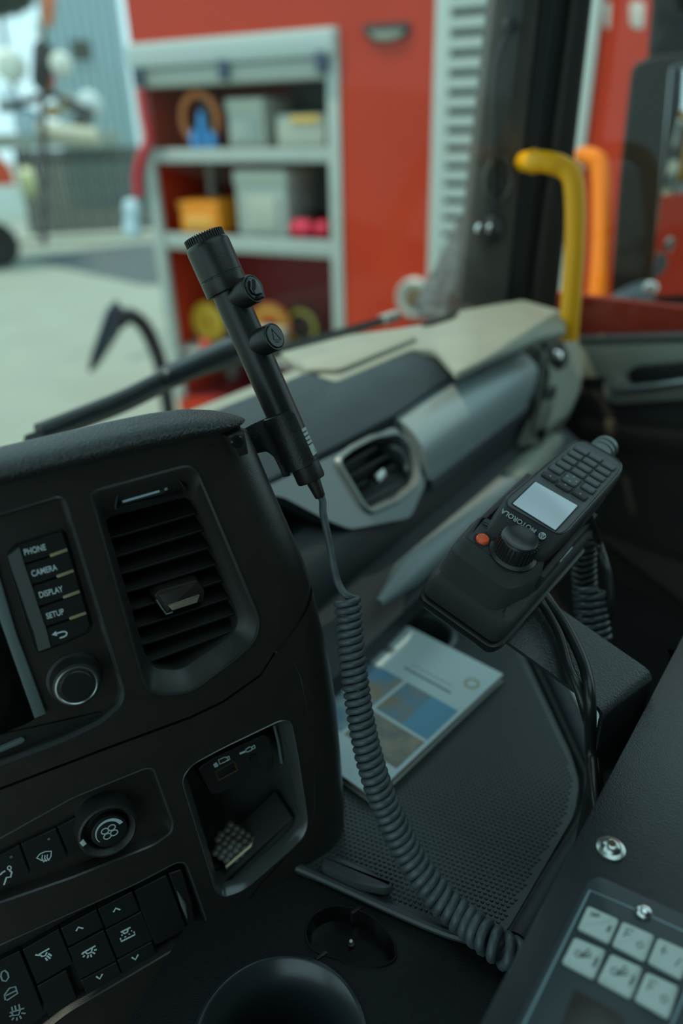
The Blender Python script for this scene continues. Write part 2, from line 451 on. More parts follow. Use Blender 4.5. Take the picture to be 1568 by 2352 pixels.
for a, b in ((c0 - .01, c0 + .075), (c1 - .07, c1 + .01)):
    mk('locker_post', box(KF, a, b, cb_, ct, -.03, .015, .005), M_alu, fe)
# rolled shutter at the top
v1 = KF.uv(540, 145)[1]; v2 = KF.uv(540, 192)[1]
mk('shutter_box', slab(KF, rp(rect(c0, c1, v1, ct), .03), -.06, .05, .02), mat('shutter_white', (.42, .49, .47), .45), fe)
rs = mk('rolled_shutter', slab(KF, rp(rect(c0 + .06, c1 - .07, v2, v1 - .005), .03), -.08, .02, .015), mat('shutter_roll', (.36, .39, .34), .45), fe)
for x, y in ((318, 178), (513, 160), (738, 142)):
    u, v = KF.uv(x, y, .04)
    mk('shutter_bracket', box(KF, u - .03, u + .03, v - .05, v + .05, .0, .06, .008), mat('bracket_blue', (.03, .05, .10), .5), rs)
# shelves
for y0, y1, xm in ((340, 374, 560), (547, 585, 620)):
    a, b = KF.uv(xm, y0)[1], KF.uv(xm, y1)[1]
    sh = mk('shelf', box(KF, c0 + .04, c1 - .06, b, a, -.04, .0, .006), M_alu, fe)
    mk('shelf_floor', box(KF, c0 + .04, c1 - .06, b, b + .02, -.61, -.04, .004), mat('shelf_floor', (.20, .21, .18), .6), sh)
mk('inner_post', box(KF, c0 + .10, c0 + .17, cb_, v2, -.60, -.52, .006), M_alu, fe)
# ladder rungs next to the panel
ux0, ux1 = KF.uv(1001, 200)[0], KF.uv(1036, 200)[0]
mk('ladder_rail', box(KF, ux0, ux1, gz + .5, vT, .0, .05, .01), mat('rail_white', (.40, .46, .43), .4), fe)
mk('ladder_back', box(KF, ux1, ux1 + .42, gz + .5, vT, -.0, .012, .002), mat('vent_dark', (.05, .045, .045), .6), fe)
va = KF.uv(1070, 40)[1]; vb = KF.uv(1070, 87)[1]; st = va - vb
for i in range(-6, 26):
    v = KF.uv(1070, 55)[1] - i * st
    if v < gz + .55 or v > vT - .05: continue
    mk('rung', box(KF, ux1 - .005, ux1 + .40, v - st * .32, v + st * .32, .012, .05, .008), mat('rung_white', (.36, .42, .40), .45), fe)
# dark recessed marker lamp and round lamp
lp = mk('marker_lamp', slab(KF, rp(KF.poly([(832, 58), (946, 50), (938, 84), (905, 97), (865, 97), (842, 86)]), .03), -.01, .02, .006), M_seal, fe)
mk('lens', slab(KF, rp(KF.poly([(848, 74), (932, 69), (925, 84), (900, 94), (868, 93)]), .02), .012, .027, .004), mat('lamp_lens', (.25, .26, .20), .2), lp)
u, v = KF.uv(957, 682)
rl = mk('round_lamp', lathe(KF.p(u, v, 0), KF.n, [(0, 0), (.115, 0), (.118, .04), (.10, .06), (.09, .055), (0, .045)], 32), M_alu, fe)
mk('lens', lathe(KF.p(u + .01, v, .045), KF.n, [(0, 0), (.072, 0), (.065, .022), (0, .03)], 28), mat('amber_dull', (.13, .08, .04), .3), rl)
# continuing body to the right: pale door edge and lettering smudges
a, b = KF.uv(1366, 0)[0], KF.uv(1400, 0)[0]
mk('door_edge', box(KF, a - .02, b - .03, gz + .5, vT, .0, .03, .008), mat('rail_white', (.40, .46, .43), .4), fe)
for x, w in ((1385, 18), (1445, 36)):
    mk('decal', slab(KF, rp(KF.poly([(x, 5), (x + w, 3), (x + w - 4, 70), (x + 2, 60)]), .02), -.002, .003, .001), mat('decal_grey', (.55, .50, .44), .6), fe)
mk('skirt', box(KF, uL, uR, gz + .18, gz + .42, -.2, -.03, .01), M_seal, fe)
for u in (uL + 2.2, uL + 4.6):
    for w in (-.35, -2.2):
        mk('wheel', lathe(KF.p(u, gz + .48, w), KF.n, [(0, 0), (.3, 0), (.44, .02), (.48, .07), (.48, .22), (.44, .27), (.3, .27), (.26, .2), (0, .2)], 36), M_seal, fe)
# red strap and white-blue lamps on the rear edge
rs_ = thing('red_strap', KF.p(*KF.uv(345, 450), .03), 'red strap hanging down the left locker post', 'strap')
mk('webbing', tube(spl([KF.p(*KF.uv(x, y), .045) for x, y in ((334, 205), (342, 260), (352, 320), (338, 352), (326, 400), (328, 450))], 30), [.03] * 31, 10), mat('strap_red', (.55, .015, .03), .6), rs_)
for y in (482, 522):
    u, v = KF.uv(306, y)
    mk('corner_lamp', lathe(KF.p(u, v, .02), KF.n, [(0, -.03), (.07, -.03), (.075, 0), (.05, .03), (0, .035)], 24), mat('lamp_blue_white', (.45, .62, .70), .15), fe)
# ---- equipment inside the locker: everything stands on a shelf
def shelf_v(y, xm): return KF.uv(xm, y)[1]
S1 = shelf_v(340, 560); S2 = shelf_v(547, 620)
def crate(name, x0, x1, ytop, base, w0, w1, m, label, lidm=None, front=None, cat='box'):
    wf = w1
    u0, u1 = KF.uv(x0, ytop + 20, wf)[0], KF.uv(x1, ytop + 20, wf)[0]
    v1_ = KF.uv((x0 + x1) / 2, ytop, wf)[1]
    t = thing(name, KF.p((u0 + u1) / 2, base, (w0 + w1) / 2), label, cat)
    mk('body', slab(KF, rp(rect(u0, u1, base + .002, v1_), .02), w0, w1, .012), m, t)
    if lidm:
        mk('lid', slab(KF, rp(rect(u0 - .006, u1 + .006, v1_ - (v1_ - base) * .22, v1_ + .006), .012), w0 - .004, w1 + .006, .008), lidm, t)
    if front:
        du, dv = (u1 - u0), (v1_ - base)
        a_, b_, c_, d_, fm = front
        mk('front_panel', slab(KF, rp(rect(u0 + du * a_, u0 + du * b_, base + dv * c_, base + dv * d_), .015), w1 - .003, w1 + .012, .004), fm, t)
    return t
M_bx = mat('case_white', (.42, .44, .37), .5); M_bx2 = mat('case_pale', (.33, .38, .35), .5); M_bxd = mat('case_black', (.015, .015, .015), .5)
crate('equipment_case', 520, 603, 228, S1, -.40, -.06, M_bx, 'white case on the upper locker shelf, left of the wide crate', M_bx, (.12, .88, .1, .66, M_bx2))
crate('equipment_crate', 634, 745, 262, S1, -.40, -.05, M_bx, 'wide white crate with yellow label on the upper locker shelf', None, (.3, .92, .72, .95, mat('label_yellow', (.62, .40, .08), .6)))
crate('dark_case', 668, 742, 190, KF.uv(700, 258, -.3)[1], -.55, -.42, M_bxd, 'black case behind the wide white crate on upper shelf')
crate('orange_case', 412, 500, 465, S2, -.36, -.05, mat('case_orange', (.85, .27, .01), .45), 'small orange case on the middle locker shelf', mat('case_orange', (.85, .27, .01), .45), (.15, .85, .15, .6, mat('case_orange_pale', (.75, .36, .06), .5)))
crate('equipment_case', 538, 655, 393, S2, -.40, -.05, M_bx2, 'tall pale grey case with front pocket on the middle shelf', M_bx, (.22, .8, .1, .62, M_bx))
crate('dark_case', 668, 735, 385, S2, -.60, -.43, M_bxd, 'tall black case on the middle shelf beside pale case')
M_pink = mat('bag_red', (.60, .02, .06), .65)
for x0, x1, lb in ((664, 716, 'red bag in front of the tall black case'), (722, 752, 'small red bag beside the right locker post')):
    pts = [KF.p(KF.uv(x0 + (x1 - x0) * k / 8, 525, -.05)[0], S2 + .055, -.08) for k in range(9)]
    b = mk('red_bag', tube(pts, [.02, .045, .052, .053, .054, .053, .052, .046, .02], 14), M_pink)
    tag(b, lb, 'bag')
# hose arch and blue bottles
u, v = KF.uv(462, 300, -.10)
hr = mk('hose_coil', tube([KF.p(u + .135 * math.cos(a), S1 + .165 + .14 * math.sin(a), -.10) for a in [2 * math.pi * i / 36 for i in range(37)]], .024, 10), mat('hose_orange', (.55, .16, .04), .5))
tag(hr, 'orange hose coil standing on the upper locker shelf', 'hose')
M_blu = mat('bottle_blue', (.03, .26, .60), .2)
for x, h, w, lb in ((446, .12, -.035, 'left short blue bottle in front of the hose coil'), (467, .24, -.035, 'tall blue bottle in the middle of the hose coil'), (488, .11, -.035, 'right short blue bottle in front of the hose coil')):
    u = KF.uv(x, 320, w)[0]
    t = thing('blue_bottle', KF.p(u, S1, w), lb, 'bottle', 'blue bottles on the upper shelf')
    mk('body', lathe(KF.p(u, S1 + .002, w), ZZ, [(0, 0), (.024, .0), (.026, .01), (.026, h * .6), (.014, h * .85), (0, h * .86)], 20), M_blu, t)
    mk('cap', lathe(KF.p(u, S1 + h * .84, w), ZZ, [(0, 0), (.012, 0), (.012, .03), (0, .031)], 14), M_seal, t)
t = mk('pale_pole', tube([KF.p(KF.uv(472, 400, -.4)[0], S2 + .02, -.45), KF.p(KF.uv(472, 400, -.4)[0], S1 - .12, -.45)], .03, 12), M_bx)
tag(t, 'pale upright pole behind the orange case', 'pole')
# lower bay: hose reels, drum, ball
def torus(c, ax, R_, r, n=36, m=12):
    ax = V(ax).normalized(); x = ZZ - ax * ZZ.dot(ax); x.normalize(); y = ax.cross(x)
    return loft([[c + (x * math.cos(a) + y * math.sin(a)) * (R_ + r * math.cos(b)) + ax * r * math.sin(b) for b in [2 * math.pi * k / m for k in range(m)]] for a in [2 * math.pi * i / n for i in range(n + 1)]], False, False)
fl = KF.uv(560, 800, -.2)[1]
lo = mk('locker_tray', box(KF, c0 + .04, c1 - .06, fl - .03, fl, -.61, -.02, .005), M_alu, fe)
for x, y, R_, m, lb in ((470, 700, .13, mat('hose_yellow', (.62, .36, .02), .5), 'yellow hose roll low in the locker at left'), (614, 690, .15, mat('hose_red', (.70, .16, .02), .5), 'orange hose roll in the middle of the low locker bay'), (668, 665, .14, M_bxd, 'black hose roll beside the orange hose roll')):
    u, v = KF.uv(x, y, -.2)
    o = thing('hose_roll', KF.p(u, fl, -.25), lb, 'hose')
    for k in range(4):
        mk('hose_turn', torus(KF.p(u, fl + R_ + .03, -.32 if m is M_bxd else -.22), KF.n, R_ - k * .03, .018), m if k != 1 else mat('hose_mid', (.55, .40, .04), .5), o)
for x, y, r, m, lb in ((716, 708, .055, mat('ball_pale', (.55, .62, .58), .3), 'pale round float low in the locker near right post'), (468, 765, .045, mat('ball_red', (.6, .05, .03), .4), 'red round valve cap low in the locker')):
    u, v = KF.uv(x, y, -.04)
    o = mk('round_valve', lathe(KF.p(u, fl + .002, -.05), ZZ, [(0, 0), (r * .6, .005), (r, r * .8), (r * .95, r * 1.3), (r * .5, r * 1.9), (0, r * 2)], 24), m)
    tag(o, lb, 'valve')
o = crate('tool_box', 560, 640, 760, fl, -.15, -.03, M_bx2, 'grey tool box at the bottom of the locker', M_bx)

# ---- building and fence in the far left
BF = Fr(at(215, 300, 22), (.96, .28, 0), ZZ)
bgz = -BF.o.z
bd = thing('pale_building', BF.p(0, bgz, -3), 'pale blue clad hall behind the yard', 'building')
u0, u1 = BF.uv(120, 200)[0], BF.uv(300, 200)[0]
vb_ = BF.uv(210, 338)[1]; vt_ = BF.uv(210, -350)[1]
M_clad = mat('cladding', (.34, .46, .49), .5)
for i in range(9):
    a = u0 + (u1 - u0) * i / 9; b = u0 + (u1 - u0) * (i + 1) / 9
    mk('wall_panel', box(BF, a + .01, b - .01, vb_, vt_, -.1, 0, .02), M_clad, bd)
mk('wall_core', box(BF, u0, u1, bgz, vt_, -6, -.12, .02), M_clad, bd)
a, b = BF.uv(160, 92, .05), BF.uv(212, 140, .05)
wn = mk('window', box(BF, a[0], b[0], b[1], a[1], -.05, .05, .02), mat('win_dark', (.09, .09, .07), .5, spec=.1), bd)
mk('window_sill', box(BF, a[0] - .06, b[0] + .06, b[1] - .08, b[1], -.02, .1, .02), M_clad, wn)
FNF = Fr(at(215, 430, 17), (.97, .24, 0), ZZ)
fgz = -FNF.o.z
fn = thing('timber_fence', FNF.p(0, fgz, 0), 'dark weathered board fence below the pale hall', 'fence')
u0, u1 = FNF.uv(40, 400)[0], FNF.uv(345, 400)[0]; vt_ = FNF.uv(215, 338)[1]
nb = 26
for i in range(nb):
    a = u0 + (u1 - u0) * i / nb; b = u0 + (u1 - u0) * (i + 1) / nb
    g = (i * 37 % 11) / 11
    mk('board', box(FNF, a + .008, b - .008, fgz + .05, vt_ - .02 * g, -.02 - .01 * g, .01, .004), mat('board_%d' % (i % 3), (.075 + .02 * (i % 3), .08 + .02 * (i % 3), .07 + .015 * (i % 3)), .8, var=.2, vscale=6), fn)
mk('rail', box(FNF, u0, u1, vt_ - .3, vt_ - .15, -.1, -.03, .005), M_trim, fn)
kb = mk('kerb', box(FNF, u0 - 3, u1 + .4, fgz, fgz + .10, .6, 1.1, .02), mat('kerb_pale', (.40, .43, .36), .8), label='pale kerb along the foot of the fence', cat='kerb')
cr = mk('crossbeam_ledge', box(FNF, u0 - 2, u1 - .6, vt_ + .02, vt_ + .32, -.1, .25, .02), mat('ledge_grey', (.30, .33, .27), .7), label='pale ledge on top of the board fence', cat='ledge')
# cast shadow on the yard, painted as a thin dark slab
pp = [on_z(x, y, -2.3) for x, y in ((60, 598), (200, 572), (330, 560), (420, 560), (420, 655), (330, 655), (200, 628))]
pf = Fr((0, 0, .004), (1, 0, 0), (0, 1, 0))
ap = mk('painted_shadow', slab(pf, ccw([(p.x, p.y) for p in pp]), -.003, .004, .001), mat('shadow_paint', (.075, .095, .10), .8, var=.1, vscale=3), label='painted cast shadow on the pale yard', cat='pavement')
# front mirror of a neighbouring vehicle: dark paddle on a bent arm
pm = thing('ramp_mirror', at(360, 812, 3.4), 'dark paddle shaped mirror on bent arm outside windscreen', 'mirror')
PMF = Fr(at(250, 780, 3.4), (1, 0, 0), ZZ)
mk('mirror_head', slab(PMF, rp(PMF.poly([(248, 706), (262, 690), (282, 722), (270, 770), (222, 846), (207, 852), (212, 812)]), .02), -.06, .05, .02), mat('mirror_blue', (.035, .055, .075), .25), pm)
mk('arm', tube(spl([at(272, 742, 3.42), at(292, 724, 3.45), at(325, 742, 3.5), at(350, 785, 3.55), at(372, 850, 3.6), at(390, 960, 3.7)], 24), .035, 10), M_seal, pm)
# ---- second appliance at the left edge
QF = Fr(at(20, 430, 13.0), (.9, .43, 0), ZZ)
qgz = -QF.o.z
v2_ = thing('red_van', QF.p(-.6, qgz, -.8), 'red and white emergency vehicle at the left edge', 'vehicle')
uq = QF.uv(38, 430)[0]
mk('bonnet', slab(QF, rp([(uq - 1.6, QF.uv(20, 470)[1]), (uq, QF.uv(20, 465)[1]), (uq - .03, QF.uv(20, 385)[1]), (uq - .25, QF.uv(0, 340)[1]), (uq - 1.6, QF.uv(0, 300)[1])], .08), -1.6, .02, .03), mat('van_red', (.62, .07, .02), .4), v2_)
mk('bumper', slab(QF, rp([(uq - 1.6, QF.uv(20, 515)[1]), (uq + .08, QF.uv(20, 505)[1]), (uq + .10, QF.uv(20, 440)[1]), (uq - .02, QF.uv(20, 425)[1]), (uq - 1.6, QF.uv(20, 425)[1])], .06), -1.7, .06, .03), mat('van_white', (.66, .72, .66), .5), v2_)
mk('windscreen_panel', slab(QF, rp([(uq - 1.6, QF.uv(0, 300)[1]), (uq - .3, QF.uv(0, 335)[1]), (uq - .5, QF.uv(0, 190)[1]), (uq - 1.6, QF.uv(0, 150)[1])], .05), -1.5, 0, .03), mat('van_glass', (.25, .36, .40), .1), v2_)
for u in (uq - .55,):
    mk('wheel', lathe(QF.p(u, qgz + .40, -.3), QF.n, [(0, 0), (.25, 0), (.38, .03), (.40, .08), (.40, .2), (.36, .27), (.2, .27), (0, .24)], 30), M_seal, v2_)
u, v = QF.uv(76, 418)
mk('head_lamp', lathe(QF.p(u - .12, v, -.05), QF.u, [(0, -.1), (.2, -.08), (.26, .05), (.22, .14), (.1, .18), (0, .19)], 28), mat('lamp_ring', (.50, .50, .26), .25), v2_)
# display gear: pole with lamps and black mirror in front of the hall
gp = thing('gear_stand', at(95, 520, 7.6), 'black stand with lamps, orange flags and mirror at upper left', 'stand')
mk('pole', tube([at(100, 560, 7.4), at(98, 330, 7.6), at(100, -60, 7.8)], .035, 10), M_seal, gp)
GF = Fr(at(95, 150, 7.6), (1, 0, 0), ZZ)
mk('black_mirror', slab(GF, rp(GF.poly([(78, 100), (96, 88), (122, 108), (116, 206), (92, 212), (74, 190)]), .05), -.06, .06, .03), M_bxd, gp)
for x, y, w, h, c in ((112, 22, 16, 44, (.55, .16, .06)), (110, 190, 18, 22, (.55, .10, .04)), (92, 65, 10, 26, (.40, .42, .36))):
    mk('flag', slab(GF, rp(GF.poly([(x - w, y - h), (x + w, y - h * .8), (x + w * .6, y + h), (x - w * .7, y + h * .8)]), .03), -.02, .02, .008), mat('flag_%d' % x, c, .6), gp)
for x, y, r, c in ((136, 146, 24, (.70, .74, .66)), (200, 240, 30, (.62, .72, .72)), (118, 256, 15, (.50, .30, .05)), (150, 236, 20, (.34, .32, .22)), (20, 150, 34, (.66, .72, .64)), (16, 230, 26, (.50, .64, .70)), (185, 280, 22, (.05, .06, .06)), (62, 285, 34, (.34, .46, .52))):
    u, v = GF.uv(x, y, .08)
    rr = r * 7.6 / FPX
    mk('lamp', lathe(GF.p(u, v, .0), GF.n, [(0, 0), (rr, .0), (rr * 1.02, .05), (rr * .7, .11), (0, .13)], 22), mat('gl_%d' % x, c, .35), gp)
mk('cross_bar', tube([at(0, 250, 7.7), at(120, 215, 7.65), at(215, 262, 7.7)], .04, 8), M_bxd, gp)
mk('lower_bar', tube([at(90, 300, 7.7), at(225, 316, 7.7)], .09, 10), mat('bar_pale', (.45, .46, .36), .6), gp)
# dark tree crown at top left corner
tc_ = at(10, 0, 31)
tr = thing('yard_tree', V((tc_.x, tc_.y, 0)), 'dark tree crown above the hall in the top left corner', 'tree')
mk('trunk', tube([V((tc_.x - .5, tc_.y, 0)), V((tc_.x - .4, tc_.y, 2)), tc_ + V((-.3, 0, .2))], [.16, .13, .09], 10), mat('bark', (.05, .04, .03), .9), tr)
lv, lf = [], []
rnd = random.Random(3)
for i in range(2600):
    d = V((rnd.gauss(0, 1), rnd.gauss(0, 1), rnd.gauss(0, 1))).normalized() * rnd.random() ** .4
    p = tc_ + V((d.x * 2.0 - .5, d.y * 2.0, d.z * 1.1 + .5))
    a = V((rnd.gauss(0, 1), rnd.gauss(0, 1), rnd.gauss(0, 1))).normalized() * .16
    b = a.cross(V((rnd.gauss(0, 1), rnd.gauss(0, 1), rnd.gauss(0, 1)))).normalized() * .10
    k = len(lv); lv += [p - a, p + b, p + a, p - b]; lf.append((k, k + 1, k + 2, k + 3))
mk('foliage', (lv, lf), mat('leaf_dark', (.05, .06, .03), .7), tr, smooth=0, kind='stuff')
# ================================================================== WIPER
def on_f(px, py, f):
    r = ray(px, py); return EYE + r * (f / r.dot(FF))
def on_t(px, py, t):
    r = ray(px, py); return EYE + r * (t / r.dot(TT))
M_wip = mat('wiper_black', (.022, .026, .030), .38)
wp = thing('windscreen_wiper', on_f(60, 1008, .80), 'long black wiper parked across the foot of the windscreen', 'wiper')
bl = spl([on_f(x, y, .795) for x, y in ((60, 1014), (275, 934), (459, 848), (638, 806), (800, 760), (890, 732))], 40)
rings = []
for i, p in enumerate(bl):
    k = 1 - .45 * abs(i / 40 - .45)
    x, y, t = frames(bl)[i]
    rings.append([p + ZZ * .010 * k, p + FF * .008 * k, p - ZZ * .012 * k, p - FF * .008 * k])
mk('blade', loft(rings), M_wip, wp, smooth=20)
mk('arm', tube(spl([on_f(x, y, .80) for x, y in ((90, 992), (275, 916), (370, 868), (470, 822), (560, 806))], 24), [.011 - .003 * i / 24 for i in range(25)], 10), M_wip, wp)
q = on_f(455, 836, .798)
tg_ = (on_f(500, 816, .798) - on_f(400, 862, .798)).normalized()
wf_ = Fr(q, tg_, ZZ)
mk('joint_cover', slab(wf_, rp(rect(-.07, .08, -.008, .016), .012), -.012, .014, .005), M_wip, wp)
mk('blade_tip', lathe(bl[-1] - (bl[-1] - bl[-3]).normalized() * .02, bl[-1] - bl[-3], [(0, 0), (.011, .002), (.011, .05), (.006, .06), (0, .061)], 14), mat('tip_grey', (.42, .46, .42), .5), wp)
# outer scuttle below the glass
sc = thing('scuttle_panel', cabp(.0, .86, -.50), 'pale scuttle panel outside below the wiper', 'panel')
mk('panel', cbox(-1.0, 1.25, .765, .90, -.50, -.415, .01), mat('scuttle', (.30, .31, .25), .5), sc)
mk('marker_light', slab(CABF, rp(rect(.20, .36, .80, .84), .01), -.416, -.385, .006), mat('marker_red', (.65, .02, .01), .3), sc)
mk('front_skin', cbox(-1.08, 1.45, .88, .93, -1.6, -.46, .01), M_red, sc)

# ================================================================== PASSENGER DASHBOARD
UD = (TT + ZZ * .05)
M_pad = mat('dash_pad', (.036, .052, .062), .55, bump=('noise', 900, .3), var=.08, vscale=20)
M_lid = mat('lid_silver', (.33, .39, .39), .36, .2, bump=('noise', 900, .06))
M_low = mat('dash_lower', (.016, .020, .023), .5, bump=('noise', 900, .2))
pd = thing('passenger_dashboard', cabp(.8, .55, -.6), 'passenger dashboard with silver lid, dark pad and beige top', 'dashboard')
PAD = Fr(cabp(.777, .52, -.352), UD, FF * .08 + ZZ * .036)
TOP = Fr(cabp(.777, .60, -.318), UD, FF + ZZ * .06)
pad_o = PAD.poly([(560, 1135), (760, 1032), (905, 955), (1049, 856), (1001, 806), (948, 804)]) + [PAD.uv(772, 880)] + PAD.poly([(700, 858)]) + [(-.60, .14), (-.60, -.01)]
mk('soft_pad', slab(PAD, rp(pad_o, .012), -.05, .003, .004), M_pad, pd)
top_o = TOP.poly([(640, 812), (800, 770), (905, 757), (1000, 740), (1050, 716), (1120, 703), (1200, 690), (1292, 716), (1300, 760), (1235, 775), (1140, 815), (1049, 860), (1001, 806), (948, 804), (772, 880), (700, 850)])
mk('dash_top', slab(TOP, rp(top_o, .01), -.012, .002, .004), M_beige, pd)
mk('rear_cover', cbox(-.05, .72, .60, .70, -.40, -.335, .01), M_pad, pd)
mk('defroster_slot', slab(TOP, rp(TOP.poly([(965, 752), (1000, 738), (1052, 722), (1040, 735), (985, 752)]), .004), -.002, .006, .001), M_dark, pd)
mk('demister_rail', slab(TOP, rp(TOP.poly([(690, 838), (935, 778), (960, 786), (780, 862), (700, 862)]), .01), -.002, .010, .004), mat('beige_warm', (.33, .33, .26), .5), pd)
# curved lid
def lid_sec(px0, px1, n=12, bulge=.022, back=0):
    a = on_f(*px0, .52 + back); b = on_f(*px1, .47 + back)
    out = []
    for i in range(n + 1):
        t = i / n
        p = a.lerp(b, t) + (-FF * .75 + ZZ * .6) * bulge * math.sin(math.pi * t) ** .8
        out.append(p)
    return out
lid_px = [((903, 958), (979, 1106)), ((960, 922), (1030, 1066)), ((1030, 880), (1095, 1020)), ((1100, 838), (1160, 972)), ((1145, 812), (1205, 940)), ((1185, 800), (1238, 918))]
rings = []
for a, b in lid_px:
    s = lid_sec(a, b); rings.append(s + [p + FF * .05 for p in reversed(s)])
mk('lid', loft(rings), M_lid, pd)
LIDF = Fr(cabp(.78, .495, -.40), UD, FF * .05 + ZZ * .09)
# vent panel
vo = rp(LIDF.poly([(560, 1142), (893, 984), (906, 985), (962, 1088), (972, 1112), (938, 1190), (800, 1217), (742, 1194), (640, 1140)]), .012)
M_vs = mat('vent_silver', (.20, .235, .235), .34, .2)
hole = rp(LIDF.poly([(768, 1062), (800, 1036), (850, 1010), (905, 1000), (932, 1030), (950, 1075), (950, 1112), (905, 1148), (842, 1175), (826, 1160)]), .010)
vs0 = mk('vent_surround', plate(LIDF, vo, [hole], -.02, .004), M_vs, pd, smooth=20)
mk('vent_rim', pil(LIDF, inset(hole, -.006), [(0, .004), (.003, .010), (.006, .010), (.009, -.006), (.009, -.04)], False, True), M_vs, vs0)
mk('vent_cavity', slab(LIDF, inset(hole, .0092), -.035, -.0385 + .008, .001), M_dark, vs0)
for i, (a, b) in enumerate((((775, 1078), (868, 1026)), ((790, 1102), (896, 1044)), ((806, 1126), (912, 1066)), ((822, 1146), (918, 1092)), ((838, 1164), (922, 1118)))):
    p, q = LIDF.uv(*a, -.004), LIDF.uv(*b, -.004)
    f_ = LIDF.sub(p[0], p[1], -.010, math.atan2(q[1] - p[1], q[0] - p[0]))
    L_ = math.hypot(q[0] - p[0], q[1] - p[1])
    mk('vent_slat', box(f_, 0, L_, -.0025, .0025, -.016, .004, .001), M_slat, vs0)
u, v = LIDF.uv(874, 1092, .002)
mk('vent_tab', box(LIDF.sub(u, v, 0, .05), -.010, .010, -.006, .006, -.006, .004, .002), M_satin, vs0)
u, v = LIDF.uv(924, 1052, 0)
mk('vent_wheel', tube([LIDF.p(*LIDF.uv(x, y, 0), -.002) for x, y in ((900, 1024), (920, 1034), (934, 1056), (934, 1080))], .004, 8), M_bezel, vs0)
# lower panels
def sweep(prof, t0, t1, rise=.05, n=2, tref=.78):
    rings = []
    for i in range(n + 1):
        t = t0 + (t1 - t0) * i / n
        rings.append([cabp(t, f, z + (t - tref) * rise) for f, z in prof])
    return loft(rings)
mk('lower_panel', sweep([(.505, -.42), (.482, -.438), (.474, -.446), (.462, -.50), (.455, -.58), (.53, -.60), (.56, -.42)], .15, 1.21), M_low, pd)
mk('panel_strip', sweep([(.470, -.445), (.464, -.449), (.462, -.462), (.472, -.462)], .80, 1.20), mat('strip_blue', (.05, .065, .075), .4), pd)
# rail, its shaded and sunlit stretches painted as two colours
mk('edge_rail', tube([on_f(x, y, f) for x, y, f in ((870, 1385, .40), (935, 1318, .405), (1050, 1222, .415), (1140, 1142, .423), (1168, 1116, .425))], [.005, .019, .021, .021, .021], 16), mat('rail_shaded', (.20, .235, .235), .4), pd)
mk('edge_rail_sunlit', tube([on_f(x, y, f) for x, y, f in ((1168, 1116, .425), (1220, 1066, .43), (1270, 1018, .437), (1284, 1005, .44))], [.023, .024, .021, .012], 16), M_beige, pd)
mk('knee_panel', sweep([(.455, -.50), (.40, -.535), (.395, -.555), (.50, -.575), (.56, -.575), (.56, -.5)], .15, 1.2), M_low, pd)
# rounded beige end with its own vent
eo = rp(LIDF.poly([(1205, 800), (1240, 768), (1288, 745), (1322, 775), (1338, 850), (1330, 910), (1300, 975), (1245, 1015), (1205, 1030), (1240, 920), (1230, 840)]), .02)
ec = mk('end_cap', pil(LIDF, eo, [(.02, -.14), (.0, -.06), (.0, -.012), (.006, .004), (.02, .014)], True, True), M_beige, pd)
ev = rp(LIDF.poly([(1246, 778), (1278, 764), (1304, 812), (1300, 838), (1284, 852), (1262, 838)], .014), .008)
mk('end_vent', slab(LIDF, ev, .006, .0165, .002), M_dark, ec)
for (a, b) in (((1252, 800), (1288, 784)), ((1260, 822), (1296, 806))):
    p, q = LIDF.uv(*a, .016), LIDF.uv(*b, .016)
    f_ = LIDF.sub(p[0], p[1], .016, math.atan2(q[1] - p[1], q[0] - p[0]))
    mk('end_slat', box(f_, 0, math.hypot(q[0] - p[0], q[1] - p[1]), -.004, .004, -.004, .004, .001), M_trim, ec)
u, v = LIDF.uv(1282, 820, .02)
mk('end_vent_tab', lathe(LIDF.p(u, v, .015), LIDF.n, [(0, 0), (.013, 0), (.014, .006), (.008, .012), (0, .013)], 18), M_chrome, ec)
u, v = LIDF.uv(1262, 905, .02)
mk('end_catch', slab(LIDF, rp(LIDF.poly([(1250, 892), (1275, 886), (1272, 912), (1250, 920)], .014), .004), .008, .018, .002), M_dark, ec)
mk('lid_notch', slab(LIDF, LIDF.poly([(1094, 842), (1142, 812), (1148, 820), (1104, 850)], .012), .0, .014, .001), M_dark, pd)
# ================================================================== CENTRE CONSOLE
Z1 = lambda x, y: (x / 2.0907, 1000 + y / 2.0907)
Z2 = lambda x, y: (x / 1.96, 1600 + y / 1.96)
Z3 = lambda x, y: (x / 3.267, 1850 + y / 3.267)
az, tl = math.radians(63), math.radians(12)
CU = V((math.sin(az), math.cos(az), 0)); nh = V((CU.y, -CU.x, 0))
CF = Fr(at(430, 1330, .54), CU, ZZ * math.cos(tl) - nh * math.sin(tl))
cc = thing('centre_console', CF.p(0, -.25, -.1), 'black dashboard centre console with vent, keys and switch panels', 'dashboard')
seam = [(0, 1809), (255, 1712), (434, 1646), (510, 1610), (598, 1548), (640, 1500)]
up_pairs = [((505, 985), (562, 985)), ((518, 1045), (590, 1045)), ((546, 1120), (622, 1120)), ((578, 1200), (657, 1200)), ((610, 1280), (692, 1280)), ((630, 1335), (709, 1334)), ((642, 1390), (704, 1385)), ((644, 1440), (690, 1428)), ((630, 1496), (664, 1472))]
lo_pairs = [((634, 1502), (713, 1345)), ((668, 1512), (738, 1450)), ((690, 1555), (753, 1525)), ((702, 1610), (766, 1610)), ((713, 1700), (776, 1720)), ((722, 1800), (784, 1830)), ((722, 1860), (785, 1888)), ((705, 1915), (766, 1942)), ((660, 1966), (718, 1994)), ((600, 2030), (640, 2070)), ((540, 2110), (575, 2150)), ((490, 2190), (520, 2240)), ((400, 2290), (425, 2340)), ((200, 2420), (215, 2470)), ((-250, 2650), (-240, 2700))]
